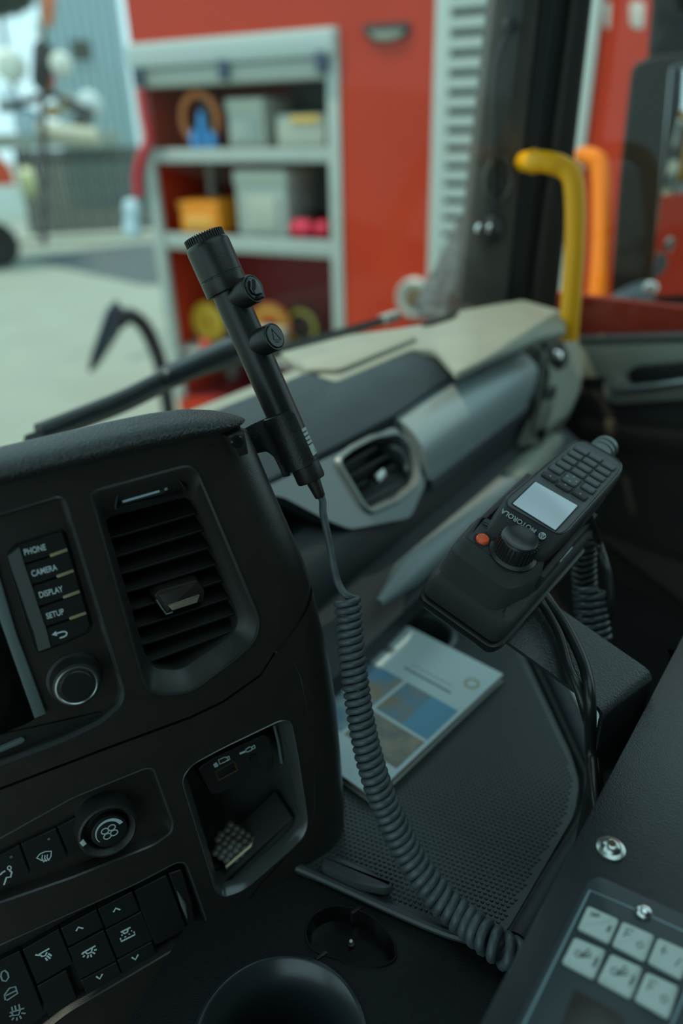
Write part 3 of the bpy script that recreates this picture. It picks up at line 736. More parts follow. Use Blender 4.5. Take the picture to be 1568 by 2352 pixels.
def corner(pairs, back=-.2, r=.028):
    rings = []
    for a, b in pairs:
        p0 = V((*CF.uv(*a), 0)); p2 = V((*CF.uv(*b, -r), -r)); p1 = V((p2.x * .93 + p0.x * .07, p2.y * .93 + p0.y * .07, -.001))
        sec = []
        for i in range(11):
            t = i / 10
            sec.append(p0 * (1 - t) ** 2 + p1 * 2 * t * (1 - t) + p2 * t * t)
        sec.append(V((p2.x, p2.y, back)))
        rings.append([CF.p(q.x, q.y, q.z) for q in sec])
    return loft(rings, False, False, False)
# openings
btn_o = rp(CF.poly([Z1(-420, 520), Z1(-400, 500), Z1(280, 292), Z1(315, 305), Z1(604, 1240), Z1(585, 1300), Z1(490, 1385), Z1(300, 1475), Z1(-400, 1740)]), .006)
vent_o = rp(CF.poly([Z1(426, 275), Z1(450, 258), Z1(900, 136), Z1(945, 160), Z1(1000, 285), Z1(1252, 880), Z1(1240, 975), Z1(1150, 1068), Z1(925, 1234), Z1(840, 1252), Z1(745, 1254), Z1(690, 1205)]), .009)
upper_o = CF.poly([(-250, 1895)] + seam[:-1] + [up_pairs[-1][0]] + [a for a, b in reversed(up_pairs[:-1])] + [(300, 1030), (0, 1100), (-250, 1165)])
mk('upper_fascia', plate(CF, upper_o, [btn_o, inset(vent_o, .0005)], -.012, 0), M_fascia, cc, smooth=20)
mk('upper_corner', corner(up_pairs), M_fascia, cc, smooth=60)
fan_o = rp(CF.poly([Z2(-480, 880), Z2(0, 640), Z2(330, 455), Z2(660, 322), Z2(696, 328), Z2(786, 575), Z2(776, 617), Z2(700, 672), Z2(330, 820), Z2(0, 935), Z2(-480, 1120)]), .006)
poc_o = rp(CF.poly([Z2(818, 375), Z2(862, 310), Z2(1000, 235), Z2(1265, 108), Z2(1312, 112), Z2(1340, 250), Z2(1388, 560), Z2(1370, 625), Z2(1310, 690), Z2(1100, 872), Z2(1005, 905), Z2(972, 880)]), .010)
swi_o = rp(CF.poly([Z2(-480, 1330), Z2(0, 1120), Z2(300, 985), Z2(600, 850), Z2(800, 745), Z2(842, 752), Z2(934, 1010), Z2(920, 1062), Z2(800, 1135), Z2(640, 1230), Z2(300, 1430), Z2(100, 1590), Z2(-480, 1900)]), .007)
low_o = CF.poly([(-250, 1905)] + [(x + 2, y + 7) for x, y in seam[:-1]] + [a for a, b in lo_pairs])
mk('lower_fascia', plate(CF, low_o, [fan_o, poc_o, swi_o], -.012, -.0008), M_fascia, cc, smooth=20)
mk('lower_corner', corner(lo_pairs, -.10), M_fascia, cc, smooth=60)
mk('inner_backing', slab(CF, CF.poly([(-260, 1150), (500, 980), (600, 1300), (640, 1500), (690, 1620), (710, 1850), (600, 2000), (480, 2180), (380, 2290), (-260, 2660)]), -.09, -.07, .002), M_dark, cc)
# padded hood over the top
secs = [(-260, 1180, 1092), (-100, 1140, 1052), (0, 1118, 1028), (120, 1088, 1000), (240, 1058, 972), (350, 1032, 950), (430, 1014, 940), (490, 1000, 943), (530, 990, 950), (552, 982, 957), (563, 974, 966)]
rings = []
for x, yb, yt in secs:
    u, vb = CF.uv(x, yb, .01); u2, vt = CF.uv(x, yt, -.01)
    h = vt - vb; k = min(1, h / .012)
    pr = [(vb + .001, -.02), (vb, .006 * k), (vb + h * .10, .0125 * k), (vb + h * .30, .018 * k), (vb + h * .52, .0185 * k), (vb + h * .74, .014 * k), (vb + h * .90, .005 * k), (vt - h * .02, -.004), (vt, -.012), (vt - h * .10, -.026), (vt - h * .45, -.045), (vb, -.055)]
    rings.append([CF.p(u + (u2 - u) * min(1, max(0, (v - vb) / max(h, 1e-6))), v, w) for v, w in pr])
rings2 = [spl(r, 30) for r in rings]
mk('hood_pad', loft(rings2), M_lead, cc, smooth=60)
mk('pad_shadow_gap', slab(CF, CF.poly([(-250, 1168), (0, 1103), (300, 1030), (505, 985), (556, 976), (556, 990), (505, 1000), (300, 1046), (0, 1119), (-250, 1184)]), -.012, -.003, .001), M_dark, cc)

# ---- left key panel with menu keys, rotary knob and screen edge
kp = mk('key_panel', pil(CF, btn_o, [(0, 0), (.0012, -.0008), (.0030, -.0045), (.0034, -.008)], False, True), M_fascia, cc)
mk('panel_chamfer', pil(CF, btn_o, [(-.0004, .0002), (.0006, .0006), (.0018, -.0012), (.0026, -.004)], False, False), M_edge_lit, kp)
WK = -.008
tray_o = rp(CF.poly([Z1(22, 570), Z1(62, 520), Z1(292, 447), Z1(318, 465), Z1(446, 900), Z1(432, 945), Z1(300, 1005), Z1(178, 1048), Z1(160, 1015)], WK), .003)
mk('key_well', pil(CF, tray_o, [(0, WK + .0004), (.0006, WK + .0006), (.001, WK + .0002)], False, True), M_dark, cc)
LB = [(30, 572), (50, 645), (87, 748), (122, 853), (157, 948), (180, 1040)]
RB = [(298, 458), (331, 553), (361, 655), (391, 757), (419, 858), (438, 930)]
names = ['PHONE', 'CAMERA', 'DISPLAY', 'SETUP', None]
tpos = [(167, 550), (212, 650), (244, 753), (264, 858)]
gold = [((240, 578), (324, 548)), ((272, 678), (354, 649)), ((302, 778), (383, 749)), ((333, 880), (414, 852))]
def lerp2(a, b, t): return (a[0] + (b[0] - a[0]) * t, a[1] + (b[1] - a[1]) * t)
WT = WK + .0042
for i in range(5):
    a, b, c, d = LB[i], RB[i], RB[i + 1], LB[i + 1]
    if i == 0: ol = [(36, 575), (72, 530), b, c, (d[0], d[1] - 6)]
    elif i == 4: ol = [a, b, (432, 905), (424, 938), (300, 998), d]
    else: ol = [a, b, (c[0], c[1] - 3), (d[0], d[1] - 6)]
    ol = ccw(CF.poly([Z1(*p) for p in ol], WT))
    k = mk('menu_key', pil(CF, rp(ol, .0012, 3), [(.0003, WK), (.0003, WT - .0006), (.0007, WT)], False, True), M_key, cc)
    # left grip facet, tilted to the left, its reflection painted as paler grey
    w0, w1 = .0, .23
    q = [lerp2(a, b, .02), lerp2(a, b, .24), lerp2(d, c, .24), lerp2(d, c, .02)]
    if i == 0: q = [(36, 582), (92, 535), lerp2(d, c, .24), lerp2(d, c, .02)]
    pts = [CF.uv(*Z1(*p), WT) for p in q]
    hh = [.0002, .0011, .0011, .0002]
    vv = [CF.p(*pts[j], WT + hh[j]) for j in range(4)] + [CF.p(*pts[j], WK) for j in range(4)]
    mk('grip_facet', (vv, [(0, 1, 2, 3), (0, 4, 5, 1), (1, 5, 6, 2), (2, 6, 7, 3), (3, 7, 4, 0)]), mat('key_facet_sheen', (.075, .085, .086), .3, spec=.9), k, smooth=0)
    if names[i]:
        u, v = CF.uv(*Z1(*tpos[i]), WT)
        mk('lettering', text_vf(CF.sub(u, v, WT + .0002, .012), names[i], .0060, .70, .0002, 0, .00006), M_print, k, smooth=0)
        g0, g1 = CF.uv(*Z1(*gold[i][0]), WT), CF.uv(*Z1(*gold[i][1]), WT)
        f_ = CF.sub(g0[0], g0[1], WT - .001, math.atan2(g1[1] - g0[1], g1[0] - g0[0]))
        mk('indicator', slab(f_, rp(rect(0, math.hypot(g1[0] - g0[0], g1[1] - g0[1]), -.0011, .0011), .0009), 0, .0018, .0003), M_gold, k)
    else:
        u, v = CF.uv(*Z1(292, 957), WT)
        f_ = CF.sub(u, v, 0, .01)
        s = .0016
        mk('back_arrow', join(ribbon(f_, [[(-1.8 * s, 1.2 * s), (1 * s, 1.2 * s), (2.1 * s, .8 * s), (2.5 * s, 0), (2.1 * s, -.9 * s), (1 * s, -1.3 * s), (-.8 * s, -1.3 * s)]], .0010, WT + .0001),
            (lambda: (([f_.p(-3.6 * s, 1.2 * s, WT + .0004), f_.p(-1.5 * s, 2.4 * s, WT + .0004), f_.p(-1.5 * s, 0, WT + .0004)]), [(0, 1, 2)]))()), M_print, k, smooth=0)
u, v = CF.uv(*Z1(366, 1192), WK + .01)
KO = CF.p(u, v, WK)
R_ = 118 / 2.0907 * .50 / FPX
kn = mk('rotary_knob', lathe(KO, CF.n, [(R_ * 1.18, 0), (R_ * 1.14, .0012), (R_ * 1.02, .002), (R_ * 1.0, .010), (R_ * .95, .0128), (R_ * .86, .0136)], 48), M_blk, cc)
mk('chrome_ring', lathe(KO, CF.n, [(R_ * .885, .0130), (R_ * .87, .0142), (R_ * .81, .0145), (R_ * .77, .0138), (R_ * .76, .0125)], 48), M_satin, kn)
mk('knob_cap', lathe(KO, CF.n, [(R_ * .75, .0100), (R_ * .70, .0112), (R_ * .67, .0118), (R_ * .66, .0136), (R_ * .62, .0142), (0, .0144)], 48), M_key, kn)
# screen to the left with grey bezel bar
bz = CF.poly([Z1(-330, -200), Z1(-260, -215), Z1(0, 690), Z1(80, 960), Z1(222, 1335), Z1(166, 1358), Z1(60, 1060), Z1(0, 890), Z1(-60, 720)], WK + .003)
scn = mk('screen_bezel', slab(CF, bz, WK - .002, WK + .004, .001), mat('bezel_blue', (.13, .17, .17), .4), cc)
mk('display_glass', slab(CF, CF.poly([Z1(-420, 300), Z1(-170, 330), Z1(0, 890), Z1(166, 1358), Z1(120, 1385), Z1(-420, 1600)], WK), WK - .003, WK + .0015, .0005), mat('screen_black', (.002, .0022, .0025), .12), scn)
mk('lower_shelf', slab(CF, rp(CF.poly([Z1(-400, 1520), Z1(150, 1400), Z1(480, 1325), Z1(505, 1340), Z1(470, 1385), Z1(300, 1462), Z1(-400, 1725)], WK), .003), WK - .001, WK + .002, .001), M_dark, cc)
mk('shelf_strip', slab(CF, rp(CF.poly([Z1(-200, 1570), Z1(100, 1440), Z1(120, 1446), Z1(108, 1462), Z1(-200, 1592)], WK), .0012), WK, WK + .005, .0008), M_bezel, cc)

# ---- air vent
vin_o = rp(CF.poly([Z1(505, 400), Z1(900, 296), Z1(935, 330), Z1(1138, 870), Z1(1126, 935), Z1(1030, 1010), Z1(860, 1122), Z1(742, 1112), Z1(700, 1060)], -.012), .005)
n_ = 96
def resamp(pts, n, ang0=None):
    pts = ccw(pts); P = [V(p) for p in pts]; c = sum(P, V((0, 0))) / len(P)
    L = [0]
    for i in range(len(P)): L.append(L[-1] + (P[(i + 1) % len(P)] - P[i]).length)
    # start at the point with the largest u+v
    out = []
    st = max(range(len(P)), key=lambda i: P[i].x + P[i].y)
    off = L[st]
    for k in range(n):
        s = (off + L[-1] * k / n) % L[-1]
        i = max(j for j in range(len(L) - 1) if L[j] <= s + 1e-12)
        t = (s - L[i]) / max(L[i + 1] - L[i], 1e-9)
        p = P[i].lerp(P[(i + 1) % len(P)], t); out.append((p.x, p.y))
    return out
A_, B_ = resamp(vent_o, n_), resamp(vin_o, n_)
mix = lambda t: [lerp2(a, b, t) for a, b in zip(A_, B_)]
def ring3(o, w): return [CF.p(u, v, w) for u, v in o]
vt = mk('vent_frame', loft([ring3(mix(0), -.003), ring3(mix(.0), .0006), ring3(mix(.06), .0016), ring3(mix(.22), .0008), ring3(mix(.60), -.007), ring3(mix(.92), -.0105), ring3(mix(1), -.013), ring3(mix(1), -.06)], False, True), mat('vent_frame', (.026, .025, .0235), .36, bump=('noise', 1500, .15)), cc)
ll = [(548, 405), (555, 490), (585, 577), (607, 660), (632, 748), (660, 832), (690, 915), (715, 998), (742, 1080)]
rr_ = [(915, 300), (935, 380), (967, 460), (1002, 543), (1040, 622), (1070, 700), (1102, 783), (1122, 862), (1122, 940)]
for a, b in zip(ll[1:], rr_[1:]):
    p, q = CF.uv(*Z1(*a), -.014), CF.uv(*Z1(*b), -.014)
    f_ = CF.sub(p[0], p[1], -.014, math.atan2(q[1] - p[1], q[0] - p[0]))
    L_ = math.hypot(q[0] - p[0], q[1] - p[1])
    vv, ff = box(f_, -.008, L_ + .002, -.0009, .0009, -.034, 0, .0004)
    vv = [p_ + CF.v * (.016 * ((p_ - f_.o).dot(CF.n) / -.034)) for p_ in vv]
    mk('vent_slat', (vv, ff), M_slat, vt)
tb_o = CF.poly([Z1(735, 768), Z1(760, 742), Z1(945, 690), Z1(986, 745), Z1(980, 798), Z1(800, 862)], -.008)
mk('vent_tab', pil(CF, rp(tb_o, .002), [(-.001, -.018), (0, -.010), (.0008, -.0085), (.003, -.0075)], True, True), mat('tab_brown', (.016, .012, .009), .5), vt)
mk('tab_strip', slab(CF, rp(CF.poly([Z1(806, 815), Z1(958, 764), Z1(945, 802), Z1(826, 840)], -.007), .0006), -.010, -.0062, .0006), mat('tab_gold', (.52, .49, .36), .3, .6), vt)
mk('tab_edge_glint', tube([CF.p(*CF.uv(*Z1(x, y), -.007), -.0078) for x, y in ((752, 790), (775, 826), (800, 860), (830, 850))], .0007, 8), M_bezel, vt)  # pale line painting the lit lower left edge of the tab
sl_o = rp(CF.poly([Z1(552, 352), Z1(566, 276), Z1(600, 255), Z1(838, 198), Z1(886, 262), Z1(868, 284)], -.004), .002)
sl = mk('slider_recess', pil(CF, sl_o, [(-.001, -.0022), (0, -.0018), (.001, -.0045), (.0013, -.010)], False, True), M_dark, vt)
kw = CF.poly([Z1(572, 336), Z1(584, 296), Z1(800, 232), Z1(806, 262), Z1(780, 282)], -.007)
mk('thumb_wheel', slab(CF, rp(kw, .0012), -.0125, -.0062, .0008), mat('wheel_knurl', (.028, .028, .027), .45, bump=('voronoi', 1500, 1.0)), sl)
mk('wheel_mark', slab(CF, rp(CF.poly([Z1(584, 314), Z1(765, 262), Z1(768, 272), Z1(590, 324)], -.006), .0006), -.0064, -.0056, .0002), mat('mark_blue', (.45, .58, .66), .4), sl)
mk('wheel_dot', slab(CF, CF.poly([Z1(788, 246), Z1(802, 242), Z1(805, 262), Z1(790, 266)], -.006), -.0064, -.0056, .0002), mat('mark_grey', (.25, .27, .25), .4), sl)

# ---- climate row
WP = -.010
fp = mk('climate_panel', pil(CF, fan_o, [(0, -.0008), (.0015, -.0016), (.0028, -.006), (.003, WP)], False, True), M_fascia, cc)
mk('panel_lip', pil(CF, fan_o, [(-.0005, -.0006), (.0005, .0), (.0014, -.0014)], False, False), M_edge_lit, fp)
def key(name, pts, w0, w1, m=M_key, par=cc, b=.0005):
    return mk(name, pil(CF, rp(CF.poly(pts, w1), .001, 3), [(b * .4, w0), (b * .4, w1 - b), (b * 1.4, w1)], False, True), m, par)
k1 = key('climate_key', [Z2(-90, 760), Z2(88, 668), Z2(136, 800), Z2(-40, 885)], WP, WP + .004)
k2 = key('climate_key', [Z2(94, 664), Z2(252, 592), Z2(306, 722), Z2(142, 798)], WP, WP + .004)
k3 = key('climate_key', [Z2(258, 588), Z2(370, 530), Z2(420, 660), Z2(312, 718)], WP, WP + .004)
W4 = WP + .0042
def st(par, pxs, width, w, name='icon'):
    mk(name, ribbon(CF, [[CF.uv(*p, w) for p in ln] for ln in pxs], width, w), M_print, par, smooth=0)
st(k2, [[Z3(275, 392), Z3(300, 362), Z3(340, 345), Z3(385, 342), Z3(382, 380), Z3(372, 400), Z3(340, 415), Z3(310, 410), Z3(275, 392)],
        [Z3(318, 370), Z3(314, 395), Z3(330, 425)], [Z3(338, 372), Z3(334, 395), Z3(350, 418)], [Z3(356, 368), Z3(352, 390), Z3(368, 412)]], .0008, W4)
st(k1, [[Z3(72, 485), Z3(88, 500), Z3(80, 535), Z3(48, 540), Z3(30, 595)], [Z3(0, 520), Z3(20, 500), Z3(40, 490)]], .0012, W4)
mk('icon', ribbon(CF, [[CF.uv(*Z3(70 + 14 * math.cos(a), 468 + 14 * math.sin(a)), W4) for a in [2 * math.pi * i / 12 for i in range(13)]]], .0008, W4), M_print, k1, smooth=0)
for kk, (x, y) in ((k2, (368, 250)), (k1, (85, 385))):
    u, v = CF.uv(*Z3(x, y), W4)
    mk('status_lamp', slab(CF, circ(u, v, .0011, 12), W4, W4 + .0006, .0002), M_bezel, kk)
u, v = CF.uv(*Z2(482, 592), WP + .012)
FO = CF.p(u, v, WP); Rf = 142 / 1.96 * .535 / FPX
fk = mk('fan_knob', lathe(FO, CF.n, [(Rf * 1.02, 0), (Rf, .003), (Rf * .97, .013), (Rf * .93, .0162), (Rf * .86, .017), (Rf * .80, .0158), (Rf * .70, .0105), (Rf * .64, .009)], 64), M_blk, cc)
u2, v2 = CF.uv(*Z2(492, 606), WP + .014)
FO2 = CF.p(u2, v2, WP)
mk('fan_knob_cap', lathe(FO2, CF.n, [(Rf * .60, .006), (Rf * .585, .0125), (Rf * .56, .0142), (Rf * .50, .0146), (0, .0146)], 48), M_key, fk)
fc = CF.sub(u2, v2, WP + .0147)
arc = [(Rf * .43 * math.cos(a), Rf * .43 * math.sin(a)) for a in [math.radians(18 + (212 - 18) * i / 24) for i in range(25)]]
outl = []
for i, (x, y) in enumerate(arc):
    outl.append((x, y))
wd_ = [Rf * (.13 - .11 * i / 24) for i in range(25)]
o1 = [(x * (1 + w / (Rf * .86)), y * (1 + w / (Rf * .86))) for (x, y), w in zip(arc, wd_)]
o2 = [(x * (1 - w / (Rf * .86)), y * (1 - w / (Rf * .86))) for (x, y), w in zip(arc, wd_)]
mk('speed_arc', (lambda o: ([fc.p(*p, .0001) for p in o], [(i, i + 1, 50 - i - 2, 50 - i - 1) for i in range(24)]))(o1 + o2[::-1]), mat('arc_print', (.50, .60, .62), .5), fk, smooth=0)
pet = []
for k in range(4):
    a0 = math.radians(45 + 90 * k + 8)
    cx_, cy_ = Rf * .155 * math.cos(a0), Rf * .155 * math.sin(a0)
    pet.append([(cx_ + Rf * .12 * math.cos(t), cy_ + Rf * .10 * math.sin(t)) for t in [2 * math.pi * i / 16 for i in range(17)]])
mk('fan_icon', ribbon(fc, pet, .0008, .0001), mat('arc_print', (.50, .60, .62), .5), fk, smooth=0)
u, v = CF.uv(*Z2(374, 660), WP + .017)
mk('knob_pointer', box(CF.sub(u, v, WP + .0155, .3), -.0016, .0016, -.0022, .0022, 0, .0022, .0005), mat('pointer', (.55, .62, .62), .4), fk)

# ---- storage pocket with sockets
po = mk('pocket', pil(CF, poc_o, [(-.0006, -.0006), (.0, .0002), (.0008, -.0006), (.0050, -.0075), (.0058, -.013), (.0066, -.062)], False, True), M_edge_lit, cc)
WU = -.020
uo = rp(CF.poly([Z2(890, 330), Z2(905, 312), Z2(960, 275), Z2(1188, 170), Z2(1214, 185), Z2(1236, 305), Z2(1222, 330), Z2(970, 446), Z2(945, 436)], WU), .002)
us = mk('socket_panel', pil(CF, uo, [(-.002, -.055), (0, -.026), (.0004, WU - .0006), (.0012, WU)], False, True), M_blk, cc)
pu = CF.poly([Z2(970, 338), Z2(1052, 292), Z2(1066, 330), Z2(985, 374)], WU)
mk('usb_port', pil(CF, rp(pu, .0005, 2), [(-.0006, WU), (-.0006, WU + .0008), (0, WU + .0008), (.0003, WU + .0002)], False, False), mat('usb_metal', (.30, .22, .10), .35, .8), us)
mk('usb_hole', slab(CF, ccw(pu), WU - .001, WU + .0003, .0001), M_dark, us)
u, v = CF.uv(*Z2(1134, 275), WU)
mk('audio_jack', lathe(CF.p(u, v, WU), CF.n, [(.0040, 0), (.0038, .0008), (.0030, .0009), (.0026, .0002), (0, .0002)], 28), M_dark, us)
st(us, [[Z2(988, 300), Z2(982, 285), Z2(1010, 272), Z2(1022, 272), Z2(1026, 284), Z2(1014, 292), Z2(988, 304), Z2(984, 288)], [Z2(1014, 275), Z2(1030, 268), Z2(1034, 282), Z2(1022, 288)]], .0007, WU + .0001)
st(us, [[Z2(964, 302), Z2(972, 316)], [Z2(968, 298), Z2(978, 314)]], .0022, WU + .0001, 'icon_plug')
st(us, [[Z2(1105, 238), Z2(1110, 250), Z2(1132, 240), Z2(1134, 228), Z2(1122, 226), Z2(1105, 238)], [Z2(1134, 226), Z2(1144, 218), Z2(1148, 230), Z2(1136, 236)]], .0007, WU + .0001)
st(us, [[Z2(1078, 257), Z2(1104, 246)]], .0016, WU + .0001, 'icon_plug')
mk('pocket_bar', tube([CF.p(*CF.uv(*Z2(x, y), -.018), -.022) for x, y in ((1242, 140), (1262, 220), (1276, 310))], .0012, 8), M_bezel, cc)
lipf = rp(CF.poly([Z2(1040, 820), Z2(1090, 770), Z2(1320, 548), Z2(1334, 562), Z2(1318, 610), Z2(1085, 832), Z2(1010, 852)], -.008), .002)
mk('pocket_lip', pil(CF, lipf, [(-.001, -.05), (0, -.016), (.0008, -.0122), (.003, -.0108)], True, True), M_textured, cc)
# pocket floor mat (horizontal-ish)
PFm = Fr(CF.p(*CF.uv(*Z2(1200, 640), -.03), -.03), CU, -nh)
fl_ = []
rg = CF.poly([Z2(1000, 800), Z2(1320, 560)], -.02)
mk('pocket_floor', slab(PFm, PFm.poly([Z2(960, 780), Z2(1330, 560), Z2(1280, 470), Z2(930, 640)]), -.004, .0, .0005), mat('floor_rubber', (.008, .008, .008), .5), cc)
gr = []
for i in range(14):
    for j in range(9):
        p = (1180 + i * 11 - j * 8 + (j % 2) * 5, 640 - i * 5 - j * 13)
        if p[0] > 1290: continue
        u, v = PFm.uv(*Z2(*p)); gr.append(box(PFm, u - .0011, u + .0011, v - .0004, v + .0004, 0, .0006, .0001))
mk('floor_ribs', join(*gr), mat('rib_rubber', (.06, .06, .055), .45), cc, kind='stuff')

# ---- switch panel
WS = -.012
sp_ = mk('switch_panel', pil(CF, swi_o, [(0, -.0008), (.001, -.0014), (.0024, -.006), (.0028, WS)], False, True), M_blk, cc)
mk('switch_lip', pil(CF, swi_o, [(-.0005, -.0006), (.0004, .0), (.0012, -.0012)], False, False), M_edge_lit, sp_)
def quad3(x, y, ax, ay, bx, by, g=5):
    return [Z3(x + g, y + g), Z3(x + ax - g, y + ay + g), Z3(x + ax + bx - g, y + ay + by - g), Z3(x + bx + g, y + by - g)]
WS2 = WS + .0055
sk = {}
sk['lamp'] = key('rocker_switch', quad3(163, 1080, 285, -160, 108, 272), WS, WS2)
sk['blank1'] = key('blank_switch', quad3(272, 1355, 230, -125, 90, 240), WS, WS2)
sk['m1'] = key('rocker_switch', quad3(505, 1072, 280, -142, 95, 238), WS, WS2)
sk['u1'] = key('rocker_switch', quad3(450, 920, 280, -145, 55, 148), WS, WS2 + .0012)
sk['d1'] = key('rocker_switch', quad3(600, 1312, 280, -142, 50, 130), WS, WS2 + .0012)
sk['m2'] = key('rocker_switch', quad3(788, 932, 280, -142, 85, 225), WS, WS2)
sk['u2'] = key('rocker_switch', quad3(730, 775, 268, -135, 58, 155), WS, WS2 + .0012)
sk['d2'] = key('rocker_switch', quad3(874, 1160, 270, -142, 45, 125), WS, WS2 + .0012)
sk['blank2'] = key('blank_switch', quad3(1000, 640, 255, -125, 155, 420), WS, WS2)
sk['hold'] = key('switch_holder', [Z3(1265, 512), Z3(1362, 478), Z3(1440, 720), Z3(1470, 900), Z3(1436, 960), Z3(1400, 880)], WS, WS2 + .002)
sk['left'] = key('indicator_switch', [Z3(-180, 1250), Z3(150, 1090), Z3(262, 1360), Z3(330, 1540), Z3(-60, 1800)], WS, WS2)
mk('holder_edge', tube([CF.p(*CF.uv(*Z3(x, y), WS2 + .002), WS2 + .0018) for x, y in ((1328, 640), (1375, 740), (1405, 850))], [.0003, .0022, .0003], 8), M_bezel, sk['hold'])
W5, W6 = WS2 + .0001, WS2 + .0013
for k, w, pts in (('u1', W6, [[(570, 942), (588, 912), (624, 922)]]), ('u2', W6, [[(850, 800), (868, 770), (902, 782)]]),
                  ('d1', W6, [[(722, 1282), (748, 1300), (768, 1264)]]), ('d2', W6, [[(988, 1138), (1015, 1156), (1036, 1118)]]),
                  ('lamp', W5, [[(290, 1118), (370, 1072)], [(300, 1118), (315, 1132), (340, 1125), (352, 1100)], [(265, 1120), (300, 1124)], [(340, 1142), (356, 1162)], [(352, 1126), (378, 1148)], [(362, 1110), (388, 1128)]]),
                  ('m1', W5, [[(620, 1106), (716, 1052)], [(640, 1100), (655, 1112), (685, 1100), (692, 1068)], [(612, 1110), (628, 1112)], [(622, 1138), (636, 1124)], [(656, 1144), (662, 1122)], [(686, 1136), (680, 1116)], [(712, 1112), (694, 1100)], [(726, 1080), (706, 1084)]]),
                  ('m2', W5, [[(905, 950), (978, 914)], [(918, 948), (934, 960), (955, 950), (960, 925)], [(903, 995), (910, 1020), (1012, 968), (1004, 946)], [(912, 976), (918, 968)], [(938, 990), (942, 980)], [(966, 968), (972, 962)], [(984, 942), (990, 938)]]),
                  ('left', W5, [[(12, 1250), (35, 1236), (58, 1256), (64, 1290), (45, 1318), (18, 1312), (6, 1280), (12, 1250)], [(40, 1460), (34, 1420), (70, 1370), (115, 1358), (132, 1408), (50, 1462)], [(45, 1425), (120, 1388)],
                                [(72, 1555), (182, 1520)], [(85, 1550), (100, 1575), (140, 1570), (150, 1535)], [(95, 1545), (88, 1510)], [(120, 1535), (112, 1500)], [(148, 1525), (142, 1490)], [(70, 1582), (90, 1574)], [(90, 1610), (102, 1590)], [(128, 1612), (125, 1590)], [(160, 1598), (148, 1578)], [(192, 1560), (160, 1556)]])):
    mk('icon', ribbon(CF, [[CF.uv(*Z3(*p), w) for p in ln] for ln in pts], .00125, w), M_print if k != 'left' else mat('dim_print', (.30, .38, .40), .6), sk[k], smooth=0)
# dimpled packet in the pocket
pk_px = [(1050, 505), (1100, 512), (1186, 622), (1016, 768), (948, 700), (1000, 610)]
pkt = thing('foil_packet', CF.p(*CF.uv(*Z2(1080, 640), -.03), -.03), 'small dimpled silver and brown packet lying in the console pocket', 'packet')
KFm = Fr(CF.p(*CF.uv(*Z2(1100, 690), -.020), -.020), CU, (ZZ * .35 - nh))
ko = rp(KFm.poly(pk_px), .001, 3)
mk('packet_body', slab(KFm, ko, -.0035, 0, .0006), mat('packet_brown', (.045, .026, .016), .4, .2, c2=(.11, .11, .10), vscale=40), pkt)
db = []
for i in range(7):
    for j in range(7):
        p = (1010 + i * 26 - j * 20 + (j % 2) * 6, 560 + i * 16 + j * 22)
        ins = False; x, y = p
        P_ = pk_px
        for a in range(len(P_)):
            x1, y1 = P_[a - 1]; x2, y2 = P_[a]
            if (y1 > y) != (y2 > y) and x < (x2 - x1) * (y - y1) / (y2 - y1) + x1: ins = not ins
        if not ins: continue
        u, v = KFm.uv(*Z2(*p))
        db.append(lathe(KFm.p(u, v, 0), KFm.n, [(.0036, 0), (.0030, .0004), (.0016, .0007), (0, .0008)], 12))
mk('dimples', join(*db), mat('packet_brown', (.045, .026, .016), .4), pkt, kind='stuff')
a, b = KFm.uv(*Z2(1186, 622)), KFm.uv(*Z2(1016, 768))
f_ = KFm.sub(a[0], a[1], 0, math.atan2(b[1] - a[1], b[0] - a[0]))
mk('packet_edge', box(f_, -.001, math.hypot(a[0] - b[0], a[1] - b[1]), -.0012, .0012, -.0036, .0012, .0003), mat('packet_gold', (.50, .42, .26), .4, .4), pkt)
# ================================================================== MICROPHONE
MH, MB_ = at(475, 560, .555), at(714, 1100, .60)
AX = (MB_ - MH).normalized(); ML = (MB_ - MH).length
pxm = ML / math.hypot(714 - 466, 1100 - 540)     # metres per pixel along the body
vdir = (EYE - (MH + MB_) / 2).normalized()
VM = (vdir - AX * vdir.dot(AX)).normalized()     # towards the eye, square to the axis
SM = VM.cross(AX)                                # to the right in the photo
if SM.dot(ROT @ V((1, 0, 0))) < 0: SM = -SM
s_ = lambda k: k * pxm
rt, rh = .0129, .0172
mic = thing('hand_microphone', MB_, 'black tubular hand microphone clipped upright to the console', 'microphone')
def ml(prof, n=48): return lathe(MH, AX, prof, n, ref=VM)
mk('tube_body', ml([(rt, s_(112)), (rt, s_(300)), (rt, s_(566)), (rt * .97, s_(570))]), M_mic, mic)
hd = mk('head', ml([(rh * .80, s_(6)), (rh * .93, s_(-2)), (rh * .985, s_(3)), (rh, s_(10)), (rh, s_(78)), (rh * .985, s_(79)), (rh * .985, s_(82)), (rh, s_(83)), (rh, s_(110)), (rh * .97, s_(116)), (rh * .88, s_(118)), (rt * .98, s_(118))]), M_mic, mic)
mk('grille', ml([(rh * .86, s_(4)), (rh * .85, s_(-14)), (rh * .78, s_(-19)), (0, s_(-22))]), mat('grille_dark', (.02, .021, .02), .5), hd)
ribs = []
for i in range(44):
    a = 2 * math.pi * i / 44
    d = VM * math.cos(a) + AX.cross(VM) * math.sin(a)
    f_ = Fr(MH + d * rh * .86 + AX * s_(-8), AX.cross(d), AX)
    ribs.append(box(f_, -.00045, .00045, -.004, .0028, -.001, .0008, .0002))
mk('grille_ribs', join(*ribs), M_mic, hd, kind='stuff')
